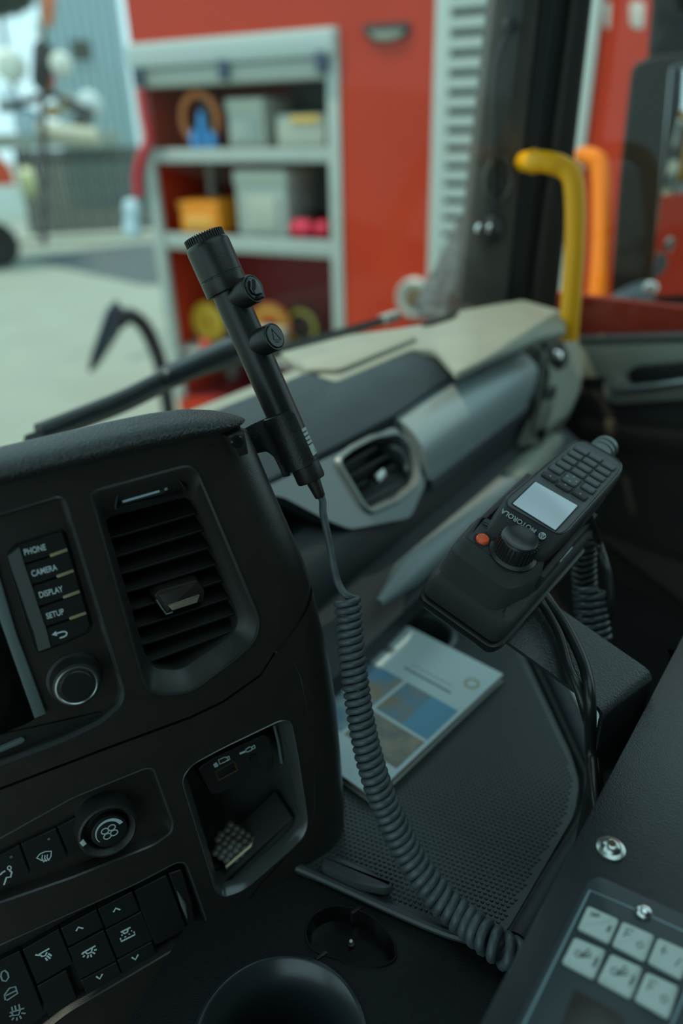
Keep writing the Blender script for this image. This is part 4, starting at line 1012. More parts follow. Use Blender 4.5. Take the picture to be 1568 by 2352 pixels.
# slots in the head
for a0, a1 in ((-42, 2), (22, 52)):
    mk('slot', lathe(MH, AX, [(rh * 1.002, s_(78.5)), (rh * 1.004, s_(83.5))], 12, math.radians(a0), math.radians(a1), ref=VM), M_dark, hd)
mk('end_cap', ml([(rt * .99, s_(561)), (rt * .99, s_(567)), (rt * .93, s_(569)), (rt * .93, s_(612)), (rt * .88, s_(616)), (0, s_(616))]), M_blk, mic)
mk('strain_relief', lathe(MB_ + SM * .001, AX, [(.0062, -.001), (.0060, .002), (.0045, .016), (.0040, .017), (.0030, .0175)], 24), M_blk, mic)
# two barrel buttons
BD = (SM * .74 + VM * .67).normalized()
for k, (t, kind) in enumerate(((138, 'a'), (256, 'b'))):
    c = MH + AX * s_(t)
    bt = mk('button_barrel', lathe(c, BD, [(.0108, .004), (.0108, .0245), (.0104, .0252), (.0096, .0252), (.0096, .0242), (0, .0242)], 36, ref=AX), M_mic, mic)
    bf = Fr(c + BD * .0242, -(AX.cross(BD)), -AX)
    mk('button_cap', lathe(c + BD * .0242, BD, [(.0090, 0), (.0090, .0012), (.0084, .0019), (0, .0021)], 36), mat('button_satin', (.022, .023, .023), .3), bt)
    if kind == 'a':
        rk = slab(bf, rp([(-.0055, -.0045), (.004, -.0068), (.0062, -.001), (.003, .006), (-.003, .0066), (-.0065, .001)], .002), .0018, .0042, .0012)
        mk('rocker', rk, mat('rocker_gloss', (.03, .032, .033), .15), bt)
        mk('rocker_nub', lathe(bf.p(.001, -.0072, .001), BD, [(.0022, 0), (.0022, .004), (.0016, .005), (0, .0052)], 16), M_blk, bt)
    else:
        mk('engraving', ribbon(bf, [[(-.0012, .0058), (.0042, -.0042), (-.0006, -.0032), (-.0036, -.0022), (-.0012, .0058)], [(-.0030, -.0040), (.0010, -.0050)]], .0006, .0020, .0003), M_dark, bt, smooth=0)
# label sticker on the right flank
lb = lathe(MH, AX, [(rt * 1.012, s_(486)), (rt * 1.012, s_(556))], 10, 0, 1, ref=VM)
ang = lambda d: math.atan2(d.dot(AX.cross(VM)), d.dot(VM))
sgn = 1 if AX.cross(VM).dot(SM) > 0 else -1
a0, a1 = sgn * math.radians(38), sgn * math.radians(85)
stk = mk('label_sticker', lathe(MH, AX, [(rt * 1.012, s_(484)), (rt * 1.012, s_(556))], 10, a0, a1, ref=VM), mat('sticker', (.42, .48, .46), .5), mic)
for r_ in range(4):
    t0 = 492 + r_ * 11
    mk('print_line', lathe(MH, AX, [(rt * 1.02, s_(t0)), (rt * 1.02, s_(t0 + 4))], 8, a0 * 1.12, a1 * (.92 if r_ % 2 else .84), ref=VM), mat('print_dark', (.05, .06, .06), .6), stk)
mk('print_arrow', lathe(MH, AX, [(rt * 1.02, s_(544)), (rt * 1.02, s_(552))], 3, a1 * .78, a1 * .82, ref=VM), mat('print_dark', (.05, .06, .06), .6), stk)
# ---- clip holder
hl = thing('microphone_holder', CF.p(*CF.uv(540, 1030), .002), 'black clip holder screwed to the console edge, gripping the microphone', 'holder')
rin, rout = rt * 1.02, rt * 1.02 + .0028
def sleeve(t0, t1, da0, da1, n=28):
    rings = []
    for i in range(n + 1):
        a = sgn * math.radians(da0 + (da1 - da0) * i / n)
        d = VM * math.cos(a) + AX.cross(VM) * math.sin(a)
        k = i / n
        ta, tb = t0(k), t1(k)
        rings.append([MH + AX * s_(ta) + d * rin, MH + AX * s_(ta - 2) + d * (rin + rout) / 2, MH + AX * s_(ta) + d * rout, MH + AX * s_(tb) + d * rout, MH + AX * s_(tb + 2) + d * (rin + rout) / 2, MH + AX * s_(tb) + d * rin])
    return loft(rings)
mk('clip_sleeve', sleeve(lambda k: 430 + 9 * max(0, (k - .86) / .14) ** 2 * 1.0, lambda k: 571 - 8 * max(0, (k - .86) / .14) ** 2, -160, 34), mat('clip_black', (.018, .0175, .017), .42, bump=('noise', 500, .35), var=.3, vscale=60), hl, smooth=50)
mk('back_tab', sleeve(lambda k: 438, lambda k: 470, 128, 150, 8), M_blk, hl)
# arm plate from sleeve to console
AF = Fr(MH + AX * s_(490) - VM * .002, SM, -AX)
ao = rp(AF.poly([(548, 990), (575, 975), (612, 958), (632, 985), (668, 1092), (650, 1096), (640, 1072), (628, 1048), (612, 1036), (566, 1046)]), .002)
mk('arm', slab(AF, ao, -.003, .003, .001), MATS['clip_black'], hl)
WF_ = Fr(CF.p(*CF.uv(538, 1018, .006), .006), CF.u, CF.v)
mk('foot', slab(WF_, rp(WF_.poly([(516, 1000), (540, 990), (556, 986), (566, 1040), (541, 1048)]), .001), -.010, .005, .001), MATS['clip_black'], hl)
u, v = WF_.uv(544, 1014, .005)
sg = mk('screw', lathe(WF_.p(u, v, .004), WF_.n, [(.0048, 0), (.0048, .0015), (.0038, .0028), (.0018, .003), (.0016, .0018), (0, .0018)], 20), mat('screw_gloss', (.01, .01, .01), .12), hl)
u, v = AF.uv(586, 1004, .003)
mk('mould_mark', lathe(AF.p(u, v, .0028), AF.n, [(.0016, 0), (.0013, .0006), (.0007, .0006), (0, .0002)], 16), MATS['clip_black'], hl)

# ================================================================== COILED MICROPHONE LEAD
ZT = -.585                                         # tray height relative to the eye
cd = thing('coiled_cord', on_z(1170, 2190, ZT), 'grey coiled microphone lead sagging down onto the rubber tray', 'cord')
def dep(px, py, z): return z / ray(px, py).z
d_end = dep(1150, 2170, ZT + .0172)
axis_px = [(797, 1378, .600), (803, 1460, .600), (815, 1560, .599), (832, 1670, .598), (856, 1770, .599), (893, 1870, .603), (940, 1965, .605), (1000, 2050, .598), (1070, 2116, dep(1070, 2116, ZT + .0172)), (1140, 2170, d_end), (1185, 2198, d_end - .002), (1230, 2222, d_end - .004)]
cl = spl([at(*p) for p in axis_px], 600)
fr_ = frames(cl)
RC, rw = .0086, .0029
acc = [0]
for i in range(1, len(cl)): acc.append(acc[-1] + (cl[i] - cl[i - 1]).length)
tot = acc[-1]
hp = []; hr_ = []
th = 0.0; turns = 0
N = 46 * 20
# turn density: tight at the top, opened out towards the tray
pit = lambda s: .0062 + .0030 * max(0, (s / tot - .30) / .70) ** 1.1
ss = 0; TH = []
while ss < tot - .002:
    TH.append((ss, th)); dth = 2 * math.pi / 20; ss += pit(ss) / 20; th += dth
j = 0
PH0 = math.atan2(fr_[0][1].dot(ROT @ V((1, 0, 0))), fr_[0][0].dot(ROT @ V((1, 0, 0))))
for s, a in TH:
    while acc[j + 1] < s: j += 1
    t = (s - acc[j]) / max(acc[j + 1] - acc[j], 1e-9)
    p = cl[j].lerp(cl[j + 1], t); x, y, tg = fr_[j]
    kk = max(0, (s / tot - .25) / .75)
    hp.append(p + (x * math.cos(a + PH0) + y * math.sin(a + PH0)) * (RC + .0018 * kk)); hr_.append(rw + .0013 * kk)
mk('coil', tube(hp, hr_, 9), M_cord, cd, smooth=80)
st0 = hp[0]; dirn = (hp[0] - hp[2]).normalized()
lead = spl([MB_ + SM * .001 + AX * .010, MB_ + SM * .0015 + AX * .020, at(742, 1180, .602), at(757, 1250, .602), at(768, 1310, .60), at(779, 1345, .598), at(796, 1368, .595), st0], 50)
mk('straight_lead', tube(lead, .0031, 12), M_cord, cd, smooth=80)
# ================================================================== STORAGE TRAY WITH RUBBER MAT
TZ = Fr(EYE + ZZ * ZT, (1, 0, 0), (0, 1, 0))
def tz(pts, w=0): return TZ.poly(pts, w)
M_tray = mat('tray_plastic', (.026, .032, .034), .5, bump=('noise', 1500, .5), var=.15, vscale=900)
M_mat = mat('rubber_mat', (.034, .043, .045), .42, spec=.8, var=.12, vscale=25)
tr_ = thing('storage_tray', EYE + TZ.u * .12 + TZ.v * .4 + ZZ * (ZT - .06), 'black storage tray with dimpled rubber mat beside the console', 'tray')
mat_px = [(640, 1985), (760, 2030), (900, 2085), (1000, 2125), (1060, 2142), (1150, 2150), (1168, 2130), (1250, 1990), (1318, 1872), (1330, 1800), (1310, 1730), (1190, 1478), (1140, 1420), (960, 1372), (880, 1358), (700, 1430), (560, 1700), (560, 1950)]
mat_o = rp(tz(mat_px), .012)
ch = TZ.uv(965, 1462)
hole = circ(ch[0], ch[1], .040, 40)
mk('mat', plate(TZ, mat_o, [hole], -.006, 0), M_mat, tr_, smooth=20)
mk('cup_rim', lathe(TZ.p(*ch, 0), ZZ, [(0, -.058), (.0395, -.058), (.0395, .0004), (.046, .0006), (.046, .004), (.042, .0055), (.038, .004), (.036, -.02), (.034, -.055), (0, -.056)], 48), mat('cup_grey', (.06, .07, .072), .3), tr_)
# studs of the mat
def inside(poly, x, y):
    r = False
    for a in range(len(poly)):
        x1, y1 = poly[a - 1]; x2, y2 = poly[a]
        if (y1 > y) != (y2 > y) and x < (x2 - x1) * (y - y1) / (y2 - y1) + x1: r = not r
    return r
ins = inset(ccw(tz(mat_px)), .006)
p1, p2 = TZ.uv(760, 2020), TZ.uv(1050, 2130)      # rows run along the front edge
du = V((p2[0] - p1[0], p2[1] - p1[1])).normalized(); dv = V((-du.y, du.x))
sv, sf = [], []
pu_, pv_ = .0046, .0042
for i in range(-10, 120):
    for j in range(-40, 120):
        c = V(p1) + du * (i * pu_ + (j % 2) * pu_ / 2) + dv * (j * pv_)
        if not inside(ins, c.x, c.y) or (V(ch) - c).length < .048: continue
        k = len(sv)
        for r, h in ((.0020, -.0002), (.0012, .0012)):
            for a in range(6):
                t = math.pi / 3 * a
                q = c + du * r * math.cos(t) + dv * r * math.sin(t) * .85
                sv.append(TZ.p(q.x, q.y, h))
        for a in range(6):
            b = (a + 1) % 6
            sf.append((k + a, k + b, k + 6 + b, k + 6 + a))
        sf.append(tuple(k + 6 + a for a in range(6)))
print('studs', len(sf) // 7)
mk('mat_studs', (sv, sf), M_mat, tr_, smooth=25, kind='stuff')
# raised rim around the tray
rim_r = [(1060, 1395), (1150, 1418), (1200, 1474), (1325, 1735), (1346, 1800), (1334, 1880), (1262, 2000), (1170, 2155)]
rp_ = spl([TZ.p(*TZ.uv(x, y), .001) for x, y in rim_r], 60)
mk('rim_groove', tube(rp_, .0045, 10), M_dark, tr_)
rim2 = [(1075, 1372), (1170, 1398), (1222, 1462), (1348, 1722), (1372, 1800), (1358, 1890), (1284, 2010), (1190, 2170)]
mk('rim_side', tube(spl([TZ.p(*TZ.uv(x, y), .004) for x, y in rim2], 60), .010, 12), M_tray, tr_)
rim_f = [(640, 1978), (706, 2004), (800, 2046), (900, 2092), (1000, 2135), (1060, 2155), (1140, 2172), (1200, 2176)]
mk('rim_front', tube(spl([TZ.p(*TZ.uv(x, y), .0015) for x, y in rim_f], 50), .0042, 10), mat('rim_grey', (.045, .052, .052), .4), tr_)
rim_b = [(640, 1480), (760, 1400), (880, 1345), (960, 1358), (1075, 1372)]
mk('rim_back', tube(spl([TZ.p(*TZ.uv(x, y), .004) for x, y in rim_b], 30), .009, 10), M_tray, tr_)
bo = rp(tz([(560, 1960), (706, 2010), (900, 2098), (1060, 2160), (1200, 2190), (1300, 2020), (1385, 1890), (1395, 1800), (1240, 1462), (1180, 1385), (960, 1340), (860, 1330), (600, 1480), (540, 1700)]), .015)
mk('tray_base', plate(TZ, bo, [circ(ch[0], ch[1], .041, 40)], -.09, -.0062), M_tray, tr_, smooth=20)
# pale lower trim right of the tray
sp2 = thing('tunnel_cover', EYE + TZ.u * .3 + TZ.v * .35 + ZZ * (ZT - .2), 'pale grey engine cover edge below the handset bracket', 'panel')
mk('cover', slab(TZ, rp(tz([(1215, 1440), (1420, 1620), (1480, 1760), (1460, 1900), (1400, 1900), (1385, 1800)], -.03), .02), -.12, -.03, .012), mat('tunnel_grey', (.55, .58, .55), .5), sp2)
u, v = TZ.uv(1394, 1738, -.03)
mk('cover_bolt', lathe(TZ.p(u, v, -.030), ZZ, [(.006, 0), (.006, .003), (.004, .005), (0, .005)], 16), M_chrome, sp2)

# ---- dark lever on the mat edge
lv_ = thing('tray_latch', TZ.p(*TZ.uv(830, 2010), 0), 'dark flat latch tongue lying on the mat edge by the console', 'latch')
lo_ = rp(tz([(742, 1962), (790, 1968), (840, 1990), (898, 2022), (906, 2034), (880, 2042), (820, 2030), (735, 1990)], .014), .004)
mk('tongue', pil(TZ, lo_, [(.004, .001), (.001, .004), (0, .010), (.001, .013), (.004, .0145)], True, True), mat('latch_grey', (.050, .056, .058), .36), lv_)

# ---- lower dark housing with empty socket and cup ring
HZ = Fr(EYE + ZZ * (ZT - .004), (1, 0, 0), (0, 1, 0))
ho = rp(HZ.poly([(480, 2040), (640, 1995), (710, 2012), (900, 2100), (1040, 2160), (1140, 2190), (1250, 2230), (1320, 2420), (1200, 2600), (500, 2700), (200, 2500)]), .01)
so = rp(HZ.poly([(698, 2150), (712, 2105), (760, 2080), (810, 2086), (860, 2108), (905, 2160), (912, 2205), (880, 2222), (820, 2220), (760, 2200), (715, 2185)]), .008)
cu_ = HZ.uv(640, 2400)
lh = thing('lower_housing', HZ.p(*HZ.uv(800, 2300), -.06), 'dark lower console housing with an empty oval socket', 'console')
cup_r = .062
mk('housing_top', plate(HZ, ho, [so, circ(*cu_, cup_r, 48)], -.012, 0), mat('housing_black', (.006, .007, .0085), .5, spec=.3, bump=('noise', 1200, .5), var=.4, vscale=700), lh, smooth=20)
sk_ = mk('oval_socket', pil(HZ, so, [(-.001, 0), (-.0003, .0016), (.0008, .0016), (.0012, -.002), (.002, -.016)], False, True), mat('socket_gloss', (.008, .008, .0085), .22), lh)
u, v = HZ.uv(806, 2166, -.012)
mk('socket_pin', lathe(HZ.p(u, v, -.016), ZZ, [(.0035, 0), (.003, .004), (.0014, .0045), (.0014, .006), (0, .0062)], 16), M_blk, sk_)
mk('pin_tip', lathe(HZ.p(u, v, -.0102), ZZ, [(.0014, 0), (.0013, .0012), (0, .0016)], 14), mat('pin_white', (.75, .78, .74), .4), sk_)
for x, y in ((818, 2092), (738, 2196)):
    u, v = HZ.uv(x, y)
    mk('socket_clip', box(HZ.sub(u, v, 0, .6), -.005, .005, -.0015, .0015, -.012, .002, .0005), M_blk, sk_)
mk('cup_ring', lathe(HZ.p(*cu_, 0), ZZ, [(0, -.155), (cup_r * .995, -.155), (cup_r * .995, .0005), (cup_r * 1.04, .0008), (cup_r * 1.04, .002), (cup_r * 1.0, .003), (cup_r * .97, .002), (cup_r * .80, -.016), (cup_r * .77, -.022), (cup_r * .74, -.15), (0, -.151)], 64), mat('ring_blue', (.020, .026, .030), .3, spec=.8), lh)
mk('housing_front', slab(HZ, ho, -.25, -.0125, .004), M_blk, lh) if False else None

# ---- booklet
BK0, BK1, BK2 = TZ.uv(1155, 1548, .012), TZ.uv(921, 1430, .012), TZ.uv(818, 1802, .012)
bu = (V(BK1) - V(BK0)); bv = (V(BK2) - V(BK0))
BW, BL = bu.length, bv.length
BKF = Fr(TZ.p(*BK0, 0), TZ.u * bu.x + TZ.v * bu.y, TZ.u * bv.x + TZ.v * bv.y)
if BKF.n.z < 0: BKF.n = -BKF.n
print('book', BW, BL, BKF.n)
bk = thing('booklet', BKF.p(BW / 2, BL / 2, 0), 'paperback manual with four photos on the cover lying on the tray', 'book')
M_pg = mat('pages', (.42, .36, .27), .7); M_cov = mat('cover_white', (.58, .70, .71), .4)
def bbox(name, a0, a1, b0, b1, w0, w1, m, par=bk):
    vv = [BKF.p(a, b, w) for w in (w0, w1) for a, b in ((a0, b0), (a1, b0), (a1, b1), (a0, b1))]
    return mk(name, (vv, [(0, 1, 2, 3), (4, 5, 6, 7), (0, 1, 5, 4), (1, 2, 6, 5), (2, 3, 7, 6), (3, 0, 4, 7)]), m, par, smooth=0)
bbox('page_block', .001, BW - .001, .001, BL - .001, .0022, .0104, M_pg)
bbox('back_cover', 0, BW, 0, BL, .0014, .0022, M_cov)
fc_ = bbox('front_cover', 0, BW, 0, BL, .0104, .012, M_cov)
def photo(c1, c2, c3, sc):
    m = mat('photo_%s' % (sc,), c1, .4, c2=c2, vscale=sc)
    return m
ph = [((.03, .50), (.36, .60), mat('photo_road', (.10, .28, .42), .4, c2=(.30, .24, .15), vscale=28)), ((.53, .97), (.36, .60), mat('photo_sky', (.10, .33, .52), .4, c2=(.36, .28, .17), vscale=22)),
      ((.03, .50), (.62, .82), mat('photo_site', (.16, .17, .16), .4, c2=(.36, .30, .22), vscale=45)), ((.53, .97), (.62, .82), mat('photo_field', (.34, .42, .44), .4, c2=(.12, .25, .34), vscale=30))]
for (a0, a1), (b0, b1), m in ph:
    bbox('cover_photo', a0 * BW, a1 * BW, b0 * BL, b1 * BL, .012, .0122, m, fc_)
bbox('photo_sky_band', .03 * BW, .26 * BW, .36 * BL, .60 * BL, .0122, .0123, mat('print_sky', (.12, .34, .50), .4), fc_)
bbox('title_line', .18 * BW, .62 * BW, .275 * BL, .290 * BL, .012, .0122, mat('title_grey', (.22, .26, .26), .5), fc_)
bbox('subtitle_line', .22 * BW, .60 * BW, .235 * BL, .243 * BL, .012, .0122, mat('title_pale', (.38, .44, .44), .5), fc_)
bbox('publisher_mark', .80 * BW, .92 * BW, .20 * BL, .25 * BL, .012, .0122, mat('title_grey', (.22, .26, .26), .5), fc_)
lg = [(.12 * BW + .0075 * math.cos(a), .16 * BL + .0075 * math.sin(a)) for a in [2 * math.pi * i / 24 for i in range(25)]]
vv, ff = [], []
mk('cover_emblem', ribbon(BKF, [lg], .003, .012), mat('emblem_gold', (.42, .36, .22), .5), fc_, smooth=0)
# ================================================================== RADIO HANDSET IN ITS CRADLE
a_, b_ = ray(1215, 1190), ray(1370, 1030)
HL = (b_ * 1.145 - a_).normalized()
m_ = ray(1177, 1157).cross(ray(1275, 1218))
HW = m_.cross(HL).normalized()
if HW.x < 0: HW = -HW
HF = Fr(at(1250, 1160, .60), HW, HL)
ZA = lambda x, y: (900 + x / 2.347, 950 + y / 2.347)
ZB = lambda x, y: (1000 + x / 3.484, 1000 + y / 3.484)
rad = thing('radio_handset', HF.p(0, .03, -.03), 'black two-way radio handset with keypad and lit grey screen', 'radio')
M_rad = M_textured
face_px = [ZB(560, 565), ZB(552, 520), ZB(575, 485), ZB(1080, 62), ZB(1120, 42), ZB(1185, 40), ZB(1250, 72), ZB(1440, 178), ZB(1490, 232), ZB(1492, 275), ZB(1470, 312), ZB(1060, 772), ZB(1010, 800), ZB(955, 790)]
face = rp(HF.poly(face_px), .003)
# body: face outline on top, front slope pushed forward
def body_ring(d, w, fwd):
    out = []
    f = ccw(face); vmin = min(p[1] for p in f)
    for u, v in inset(f, d):
        k = max(0, min(1, (.012 - (v - vmin)) / .012)) if fwd else 0
        out.append(HF.p(u, v - fwd * k, w))
    return out
body = mk('body', loft([body_ring(.0016, .0004, 0), body_ring(.0004, .0, 0), body_ring(-.0006, -.0012, .001), body_ring(-.0012, -.006, .008), body_ring(-.0012, -.012, .017), body_ring(-.0008, -.020, .021), body_ring(.002, -.028, .021), body_ring(.006, -.034, .018)], True, True), M_rad, rad, smooth=50)
mk('bezel', pil(HF, face, [(.0006, -.0004), (.0004, .0010), (.0012, .0014), (.0020, .0006), (.0022, 0)], False, False), mat('bezel_edge', (.03, .031, .031), .35), rad)
mk('face_plate', pil(HF, face, [(.0021, -.001), (.0021, .0006)], False, True), mat('face_grey', (.080, .090, .092), .36, spec=.8, bump=('noise', 2500, .8), var=.3, vscale=2000), rad)
scr = HF.poly([ZA(772, 368), ZA(1000, 497), ZA(880, 628), ZA(650, 485)], .001)
mk('screen_recess', slab(HF, rp(inset(ccw(scr), -.0012), .0012), -.001, .0009, .0002), M_dark, rad)
mk('screen', slab(HF, rp(scr, .0008), .0006, .0013, .0001), mat('lcd', (.30, .38, .41), .22, emit=((.55, .78, .88), .10)), rad)
M_rk = mat('rubber_key', (.088, .098, .098), .45)
gaps = []
def rkey(cu, cv, w, h, nm='number_key', r=.0018, m=M_rk, skew=0.0):
    o = [(cu - w / 2, cv - h / 2 + skew * -w / 2), (cu + w / 2, cv - h / 2 + skew * w / 2), (cu + w / 2, cv + h / 2 + skew * w / 2), (cu - w / 2, cv + h / 2 - skew * w / 2)]
    gaps.append(pil(HF, inset(ccw(rp(o, r, 4)), -.0008), [(0, .0003), (0, .0009)], False, True))
    return mk(nm, pil(HF, rp(o, r, 4), [(.0001, .0004), (.0001, .0014), (.0004, .0021), (.0011, .0026)], False, True), m, rad)
fcs = ccw(face)
def fu(x, y): return HF.uv(*ZB(x, y), .002)
# number keys: four rows of three
rowL = [(1030, 232), (1072, 196), (1113, 160), (1166, 120)]
rowR = [(1258, 372), (1300, 330), (1338, 290), (1390, 236)]
c_m = []
for L_, R2 in zip(rowL, rowR):
    p, q = fu(*L_), fu(*R2)
    for k in range(3):
        c_m.append((p[0] + (q[0] - p[0]) * k / 2, (p[1] + q[1]) / 2))
spanu = abs(c_m[2][0] - c_m[0][0]); rowh = abs(c_m[3][1] - c_m[0][1])
kw_ = spanu * .44; kh_ = abs(c_m[-1][1] - c_m[0][1]) / 3 * .72
v0_ = c_m[0][1]; v3_ = c_m[-1][1]
for i, (u, v) in enumerate(c_m):
    vv = v0_ + (v3_ - v0_) * (i // 3) / 3
    rkey(u * .98, vv + (.0012 if i % 3 == 1 else 0), kw_, kh_)
pn = fu(1092, 345); ps = fu(965, 272); pe = fu(1222, 425)
vrow = (ps[1] + pe[1]) / 2
nv = rkey((ps[0] + pe[0]) / 2, vrow - .0012, kw_ * 1.08, kh_ * 1.75, 'navigation_key', .003)
for du_, dv_ in ((-.36, 0), (.36, 0), (0, .55), (0, -.55)):
    mk('nav_dot', lathe(HF.p((ps[0] + pe[0]) / 2 + du_ * kw_, vrow - .0012 + dv_ * kh_, .0024), HF.n, [(.0009, 0), (.0008, .0004), (0, .0005)], 10), mat('dot_pale', (.35, .40, .40), .5), nv)
rkey(ps[0], vrow + .001, kw_ * .92, kh_ * 1.05, 'call_key'); rkey(pe[0], vrow + .001, kw_ * .92, kh_ * 1.05, 'call_key')
p, q = fu(918, 328), fu(1155, 472)
vs2 = (p[1] + q[1]) / 2
for u, dot in ((p[0], 1), ((p[0] + q[0]) / 2, 1), (q[0], 1)):
    k = rkey(u, vs2 + (-.0014 if u != p[0] and u != q[0] else 0), kw_ * 1.02, kh_ * .95, 'soft_key', .0014, mat('soft_black', (.016, .016, .016), .4))
    mk('key_dot', lathe(HF.p(u, vs2, .0024), HF.n, [(.0008, 0), (.0007, .0004), (0, .0005)], 10), MATS['dot_pale'], k)
mk('key_gaps', join(*gaps), M_dark, rad, smooth=0)
# maker's lettering on the front slope
vmin = min(p[1] for p in fcs); umid = (min(p[0] for p in fcs) + max(p[0] for p in fcs)) / 2
sl0 = V((0, vmin - .0062, -.0050)); sl1 = V((0, vmin - .0165, -.0118))
SV = HF.v * (sl0.y - sl1.y) + HF.n * (sl0.z - sl1.z)
tp = HF.uv(*ZB(668, 690), -.008)
SF = Fr(HF.p(umid, vmin - .0100, -.0076), -HF.u, -SV)
if SF.n.dot(HF.n) < 0: SF = Fr(SF.o, -HF.u, SV)
# plane of the slope, moved a hair outward
tx, ty = SF.uv(*ZB(664, 688)); 
mk('lettering', text_vf(SF.sub(tx, ty, .0012, 0), 'MOTOROLA', .0056, 1.02, .0002, 0, .00010), mat('letter_grey', (.40, .46, .46), .5), rad, smooth=0)
ex, ey = SF.uv(*ZB(852, 808))
em = mk('emblem', lathe(SF.p(ex, ey, .0008), SF.n, [(.0030, 0), (.0030, .0006), (0, .0007)], 28), mat('letter_grey', (.40, .46, .46), .5), rad)
mk('emblem_wings', ribbon(SF.sub(ex, ey, .0015), [[(-.0019, -.0014), (-.0009, .0016), (0, -.0010), (.0009, .0016), (.0019, -.0014)]], .0007, 0), M_dark, em, smooth=0)
# antenna stub and side ribs
ant = HF.p(HF.uv(*ZA(1130, 200), -.012)[0], max(p[1] for p in fcs), -.014)
mk('connector_neck', lathe(ant - HL * .006, HL, [(.0125, 0), (.0125, .018), (.0115, .019), (.0115, .021), (.0125, .022), (.0125, .026), (.0112, .027), (.0112, .029), (.0125, .030), (.0118, .036), (0, .037)], 28), mat('neck_grey', (.10, .12, .12), .35), rad)
umax = max(p[0] for p in fcs)
for i in range(9):
    v = vmin + .055 + i * .0052
    mk('grip_rib', tube([HF.p(umax + .0012, v, -.006), HF.p(umax + .0014, v - .004, -.014), HF.p(umax + .001, v - .010, -.022)], .0011, 6), M_rad, rad)
# ---- cradle
crd = thing('handset_cradle', HF.p(0, -.03, -.07), 'black cradle with red button and ribbed volume knob under the handset', 'cradle')
WB = -.020
blk_px = [ZA(470, 560), ZA(492, 552), ZA(800, 725), ZA(818, 760), ZA(806, 815), ZA(690, 868), ZA(640, 860), ZA(400, 690), ZA(382, 665)]
bo_ = rp(HF.poly(blk_px, WB), .003)
vb0 = min(p[1] for p in bo_); vb1 = max(p[1] for p in bo_)
ub0 = min(p[0] for p in bo_); ub1 = max(p[0] for p in bo_)
print('block', ub0, ub1, vb0, vb1, 'face', min(p[0] for p in fcs), umax, vmin, max(p[1] for p in fcs))
def blk_ring(d, w, fw):
    return [HF.p(u, v - fw * max(0, min(1, (vb1 - v) / (vb1 - vb0))) , w) for u, v in inset(ccw(bo_), d)]
mk('control_block', loft([blk_ring(.0022, WB + .0006, 0), blk_ring(.001, WB + .0008, 0), blk_ring(-.0008, WB - .001, .001), blk_ring(-.002, WB - .006, .004), blk_ring(-.0035, WB - .008, .0065), blk_ring(-.0045, WB - .026, .013), blk_ring(-.005, WB - .032, .014)], True, True), M_rad, crd, smooth=40)
mk('block_face', pil(HF, inset(ccw(bo_), .0030), [(0, WB), (.0003, WB + .0010), (.001, WB + .0012)], False, True), mat('face_blue', (.035, .042, .045), .4, bump=('noise', 2500, .8)), crd)
def blkp(x, y): return HF.uv(*ZA(x, y), WB + .002)
u, v = blkp(488, 678)
rb = mk('red_button', lathe(HF.p(u, v, WB), HF.n, [(.0072, 0), (.0072, .0016), (.0062, .0018), (.0060, .001)], 32), M_dark, crd)
mk('button_cap', lathe(HF.p(u, v, WB + .0005), HF.n, [(.0056, 0), (.0054, .0026), (.0046, .0036), (.002, .0040), (0, .0041)], 32), mat('button_orange', (.92, .11, .025), .35), rb)
p, q = blkp(512, 620), blkp(568, 648)
f_ = HF.sub(p[0], p[1], WB + .0012, math.atan2(q[1] - p[1], q[0] - p[0]))
mk('status_slot', slab(f_, rp(rect(0, math.hypot(q[0] - p[0], q[1] - p[1]), -.0009, .0009), .0008), -.0005, .0007, .0002), M_dark, crd)
p, q = blkp(488, 582), blkp(640, 650)
f_ = HF.sub(p[0], p[1], WB + .0012, math.atan2(q[1] - p[1], q[0] - p[0]))
mk('panel_notch', slab(f_, rp(rect(0, math.hypot(q[0] - p[0], q[1] - p[1]), -.0022, .0016), .001), -.0005, .0010, .0003), mat('notch_blue', (.012, .016, .018), .25), crd)
u, v = HF.uv(*ZA(655, 745), WB + .004)
KC = HF.p(u, v, WB + .001)
rk = .0160
kb_ = mk('volume_knob', lathe(KC, HF.n, [(rk * 1.20, 0), (rk * 1.20, .0018), (rk * 1.06, .003), (rk * .96, .0035), (rk * .94, .018), (rk * .90, .0192), (rk * .86, .0198), (rk * .80, .0192), (rk * .4, .0178), (0, .0174)], 48), mat('knob_black', (.016, .0165, .017), .34), crd)
for i in range(30):
    a = 2 * math.pi * i / 30
    d = HF.u * math.cos(a) + HF.v * math.sin(a)
    mk('knob_rib', tube([KC + d * rk * .97 + HF.n * .0042, KC + d * rk * .965 + HF.n * .010, KC + d * rk * .95 + HF.n * .0178], .0009, 5), MATS['knob_black'], kb_)
# shell around block and handset
us0, us1 = ub0 - .006, ub1 + .009
sh_px = None
shell_o = rp([(us0 + .004, vb0 - .022), (us1 - .004, vb0 - .022), (us1, vb0 - .010), (us1 + .003, .075), (us0 - .001, .075), (us0, vb0 - .010)], .008)
vsh0 = vb0 - .022
def sh_ring(d, w, fw=0): return [HF.p(u, v - fw, w) for u, v in inset(ccw(shell_o), d)]
mk('shell', loft([sh_ring(.010, WB - .026), sh_ring(.0055, WB - .0285), sh_ring(.0025, WB - .0300), sh_ring(.0004, WB - .034, .001), sh_ring(0, WB - .040, .002), sh_ring(.0005, WB - .050, .0035), sh_ring(.003, WB - .054, .0035)], True, True), M_rad, crd, smooth=45)
mk('base_plate', loft([sh_ring(.002, WB - .053, .004), sh_ring(-.0015, WB - .054, .0045), sh_ring(-.0018, WB - .060, .0045), sh_ring(0, WB - .064, .004)], True, True), mat('base_gloss', (.012, .012, .0125), .3), crd, smooth=40)
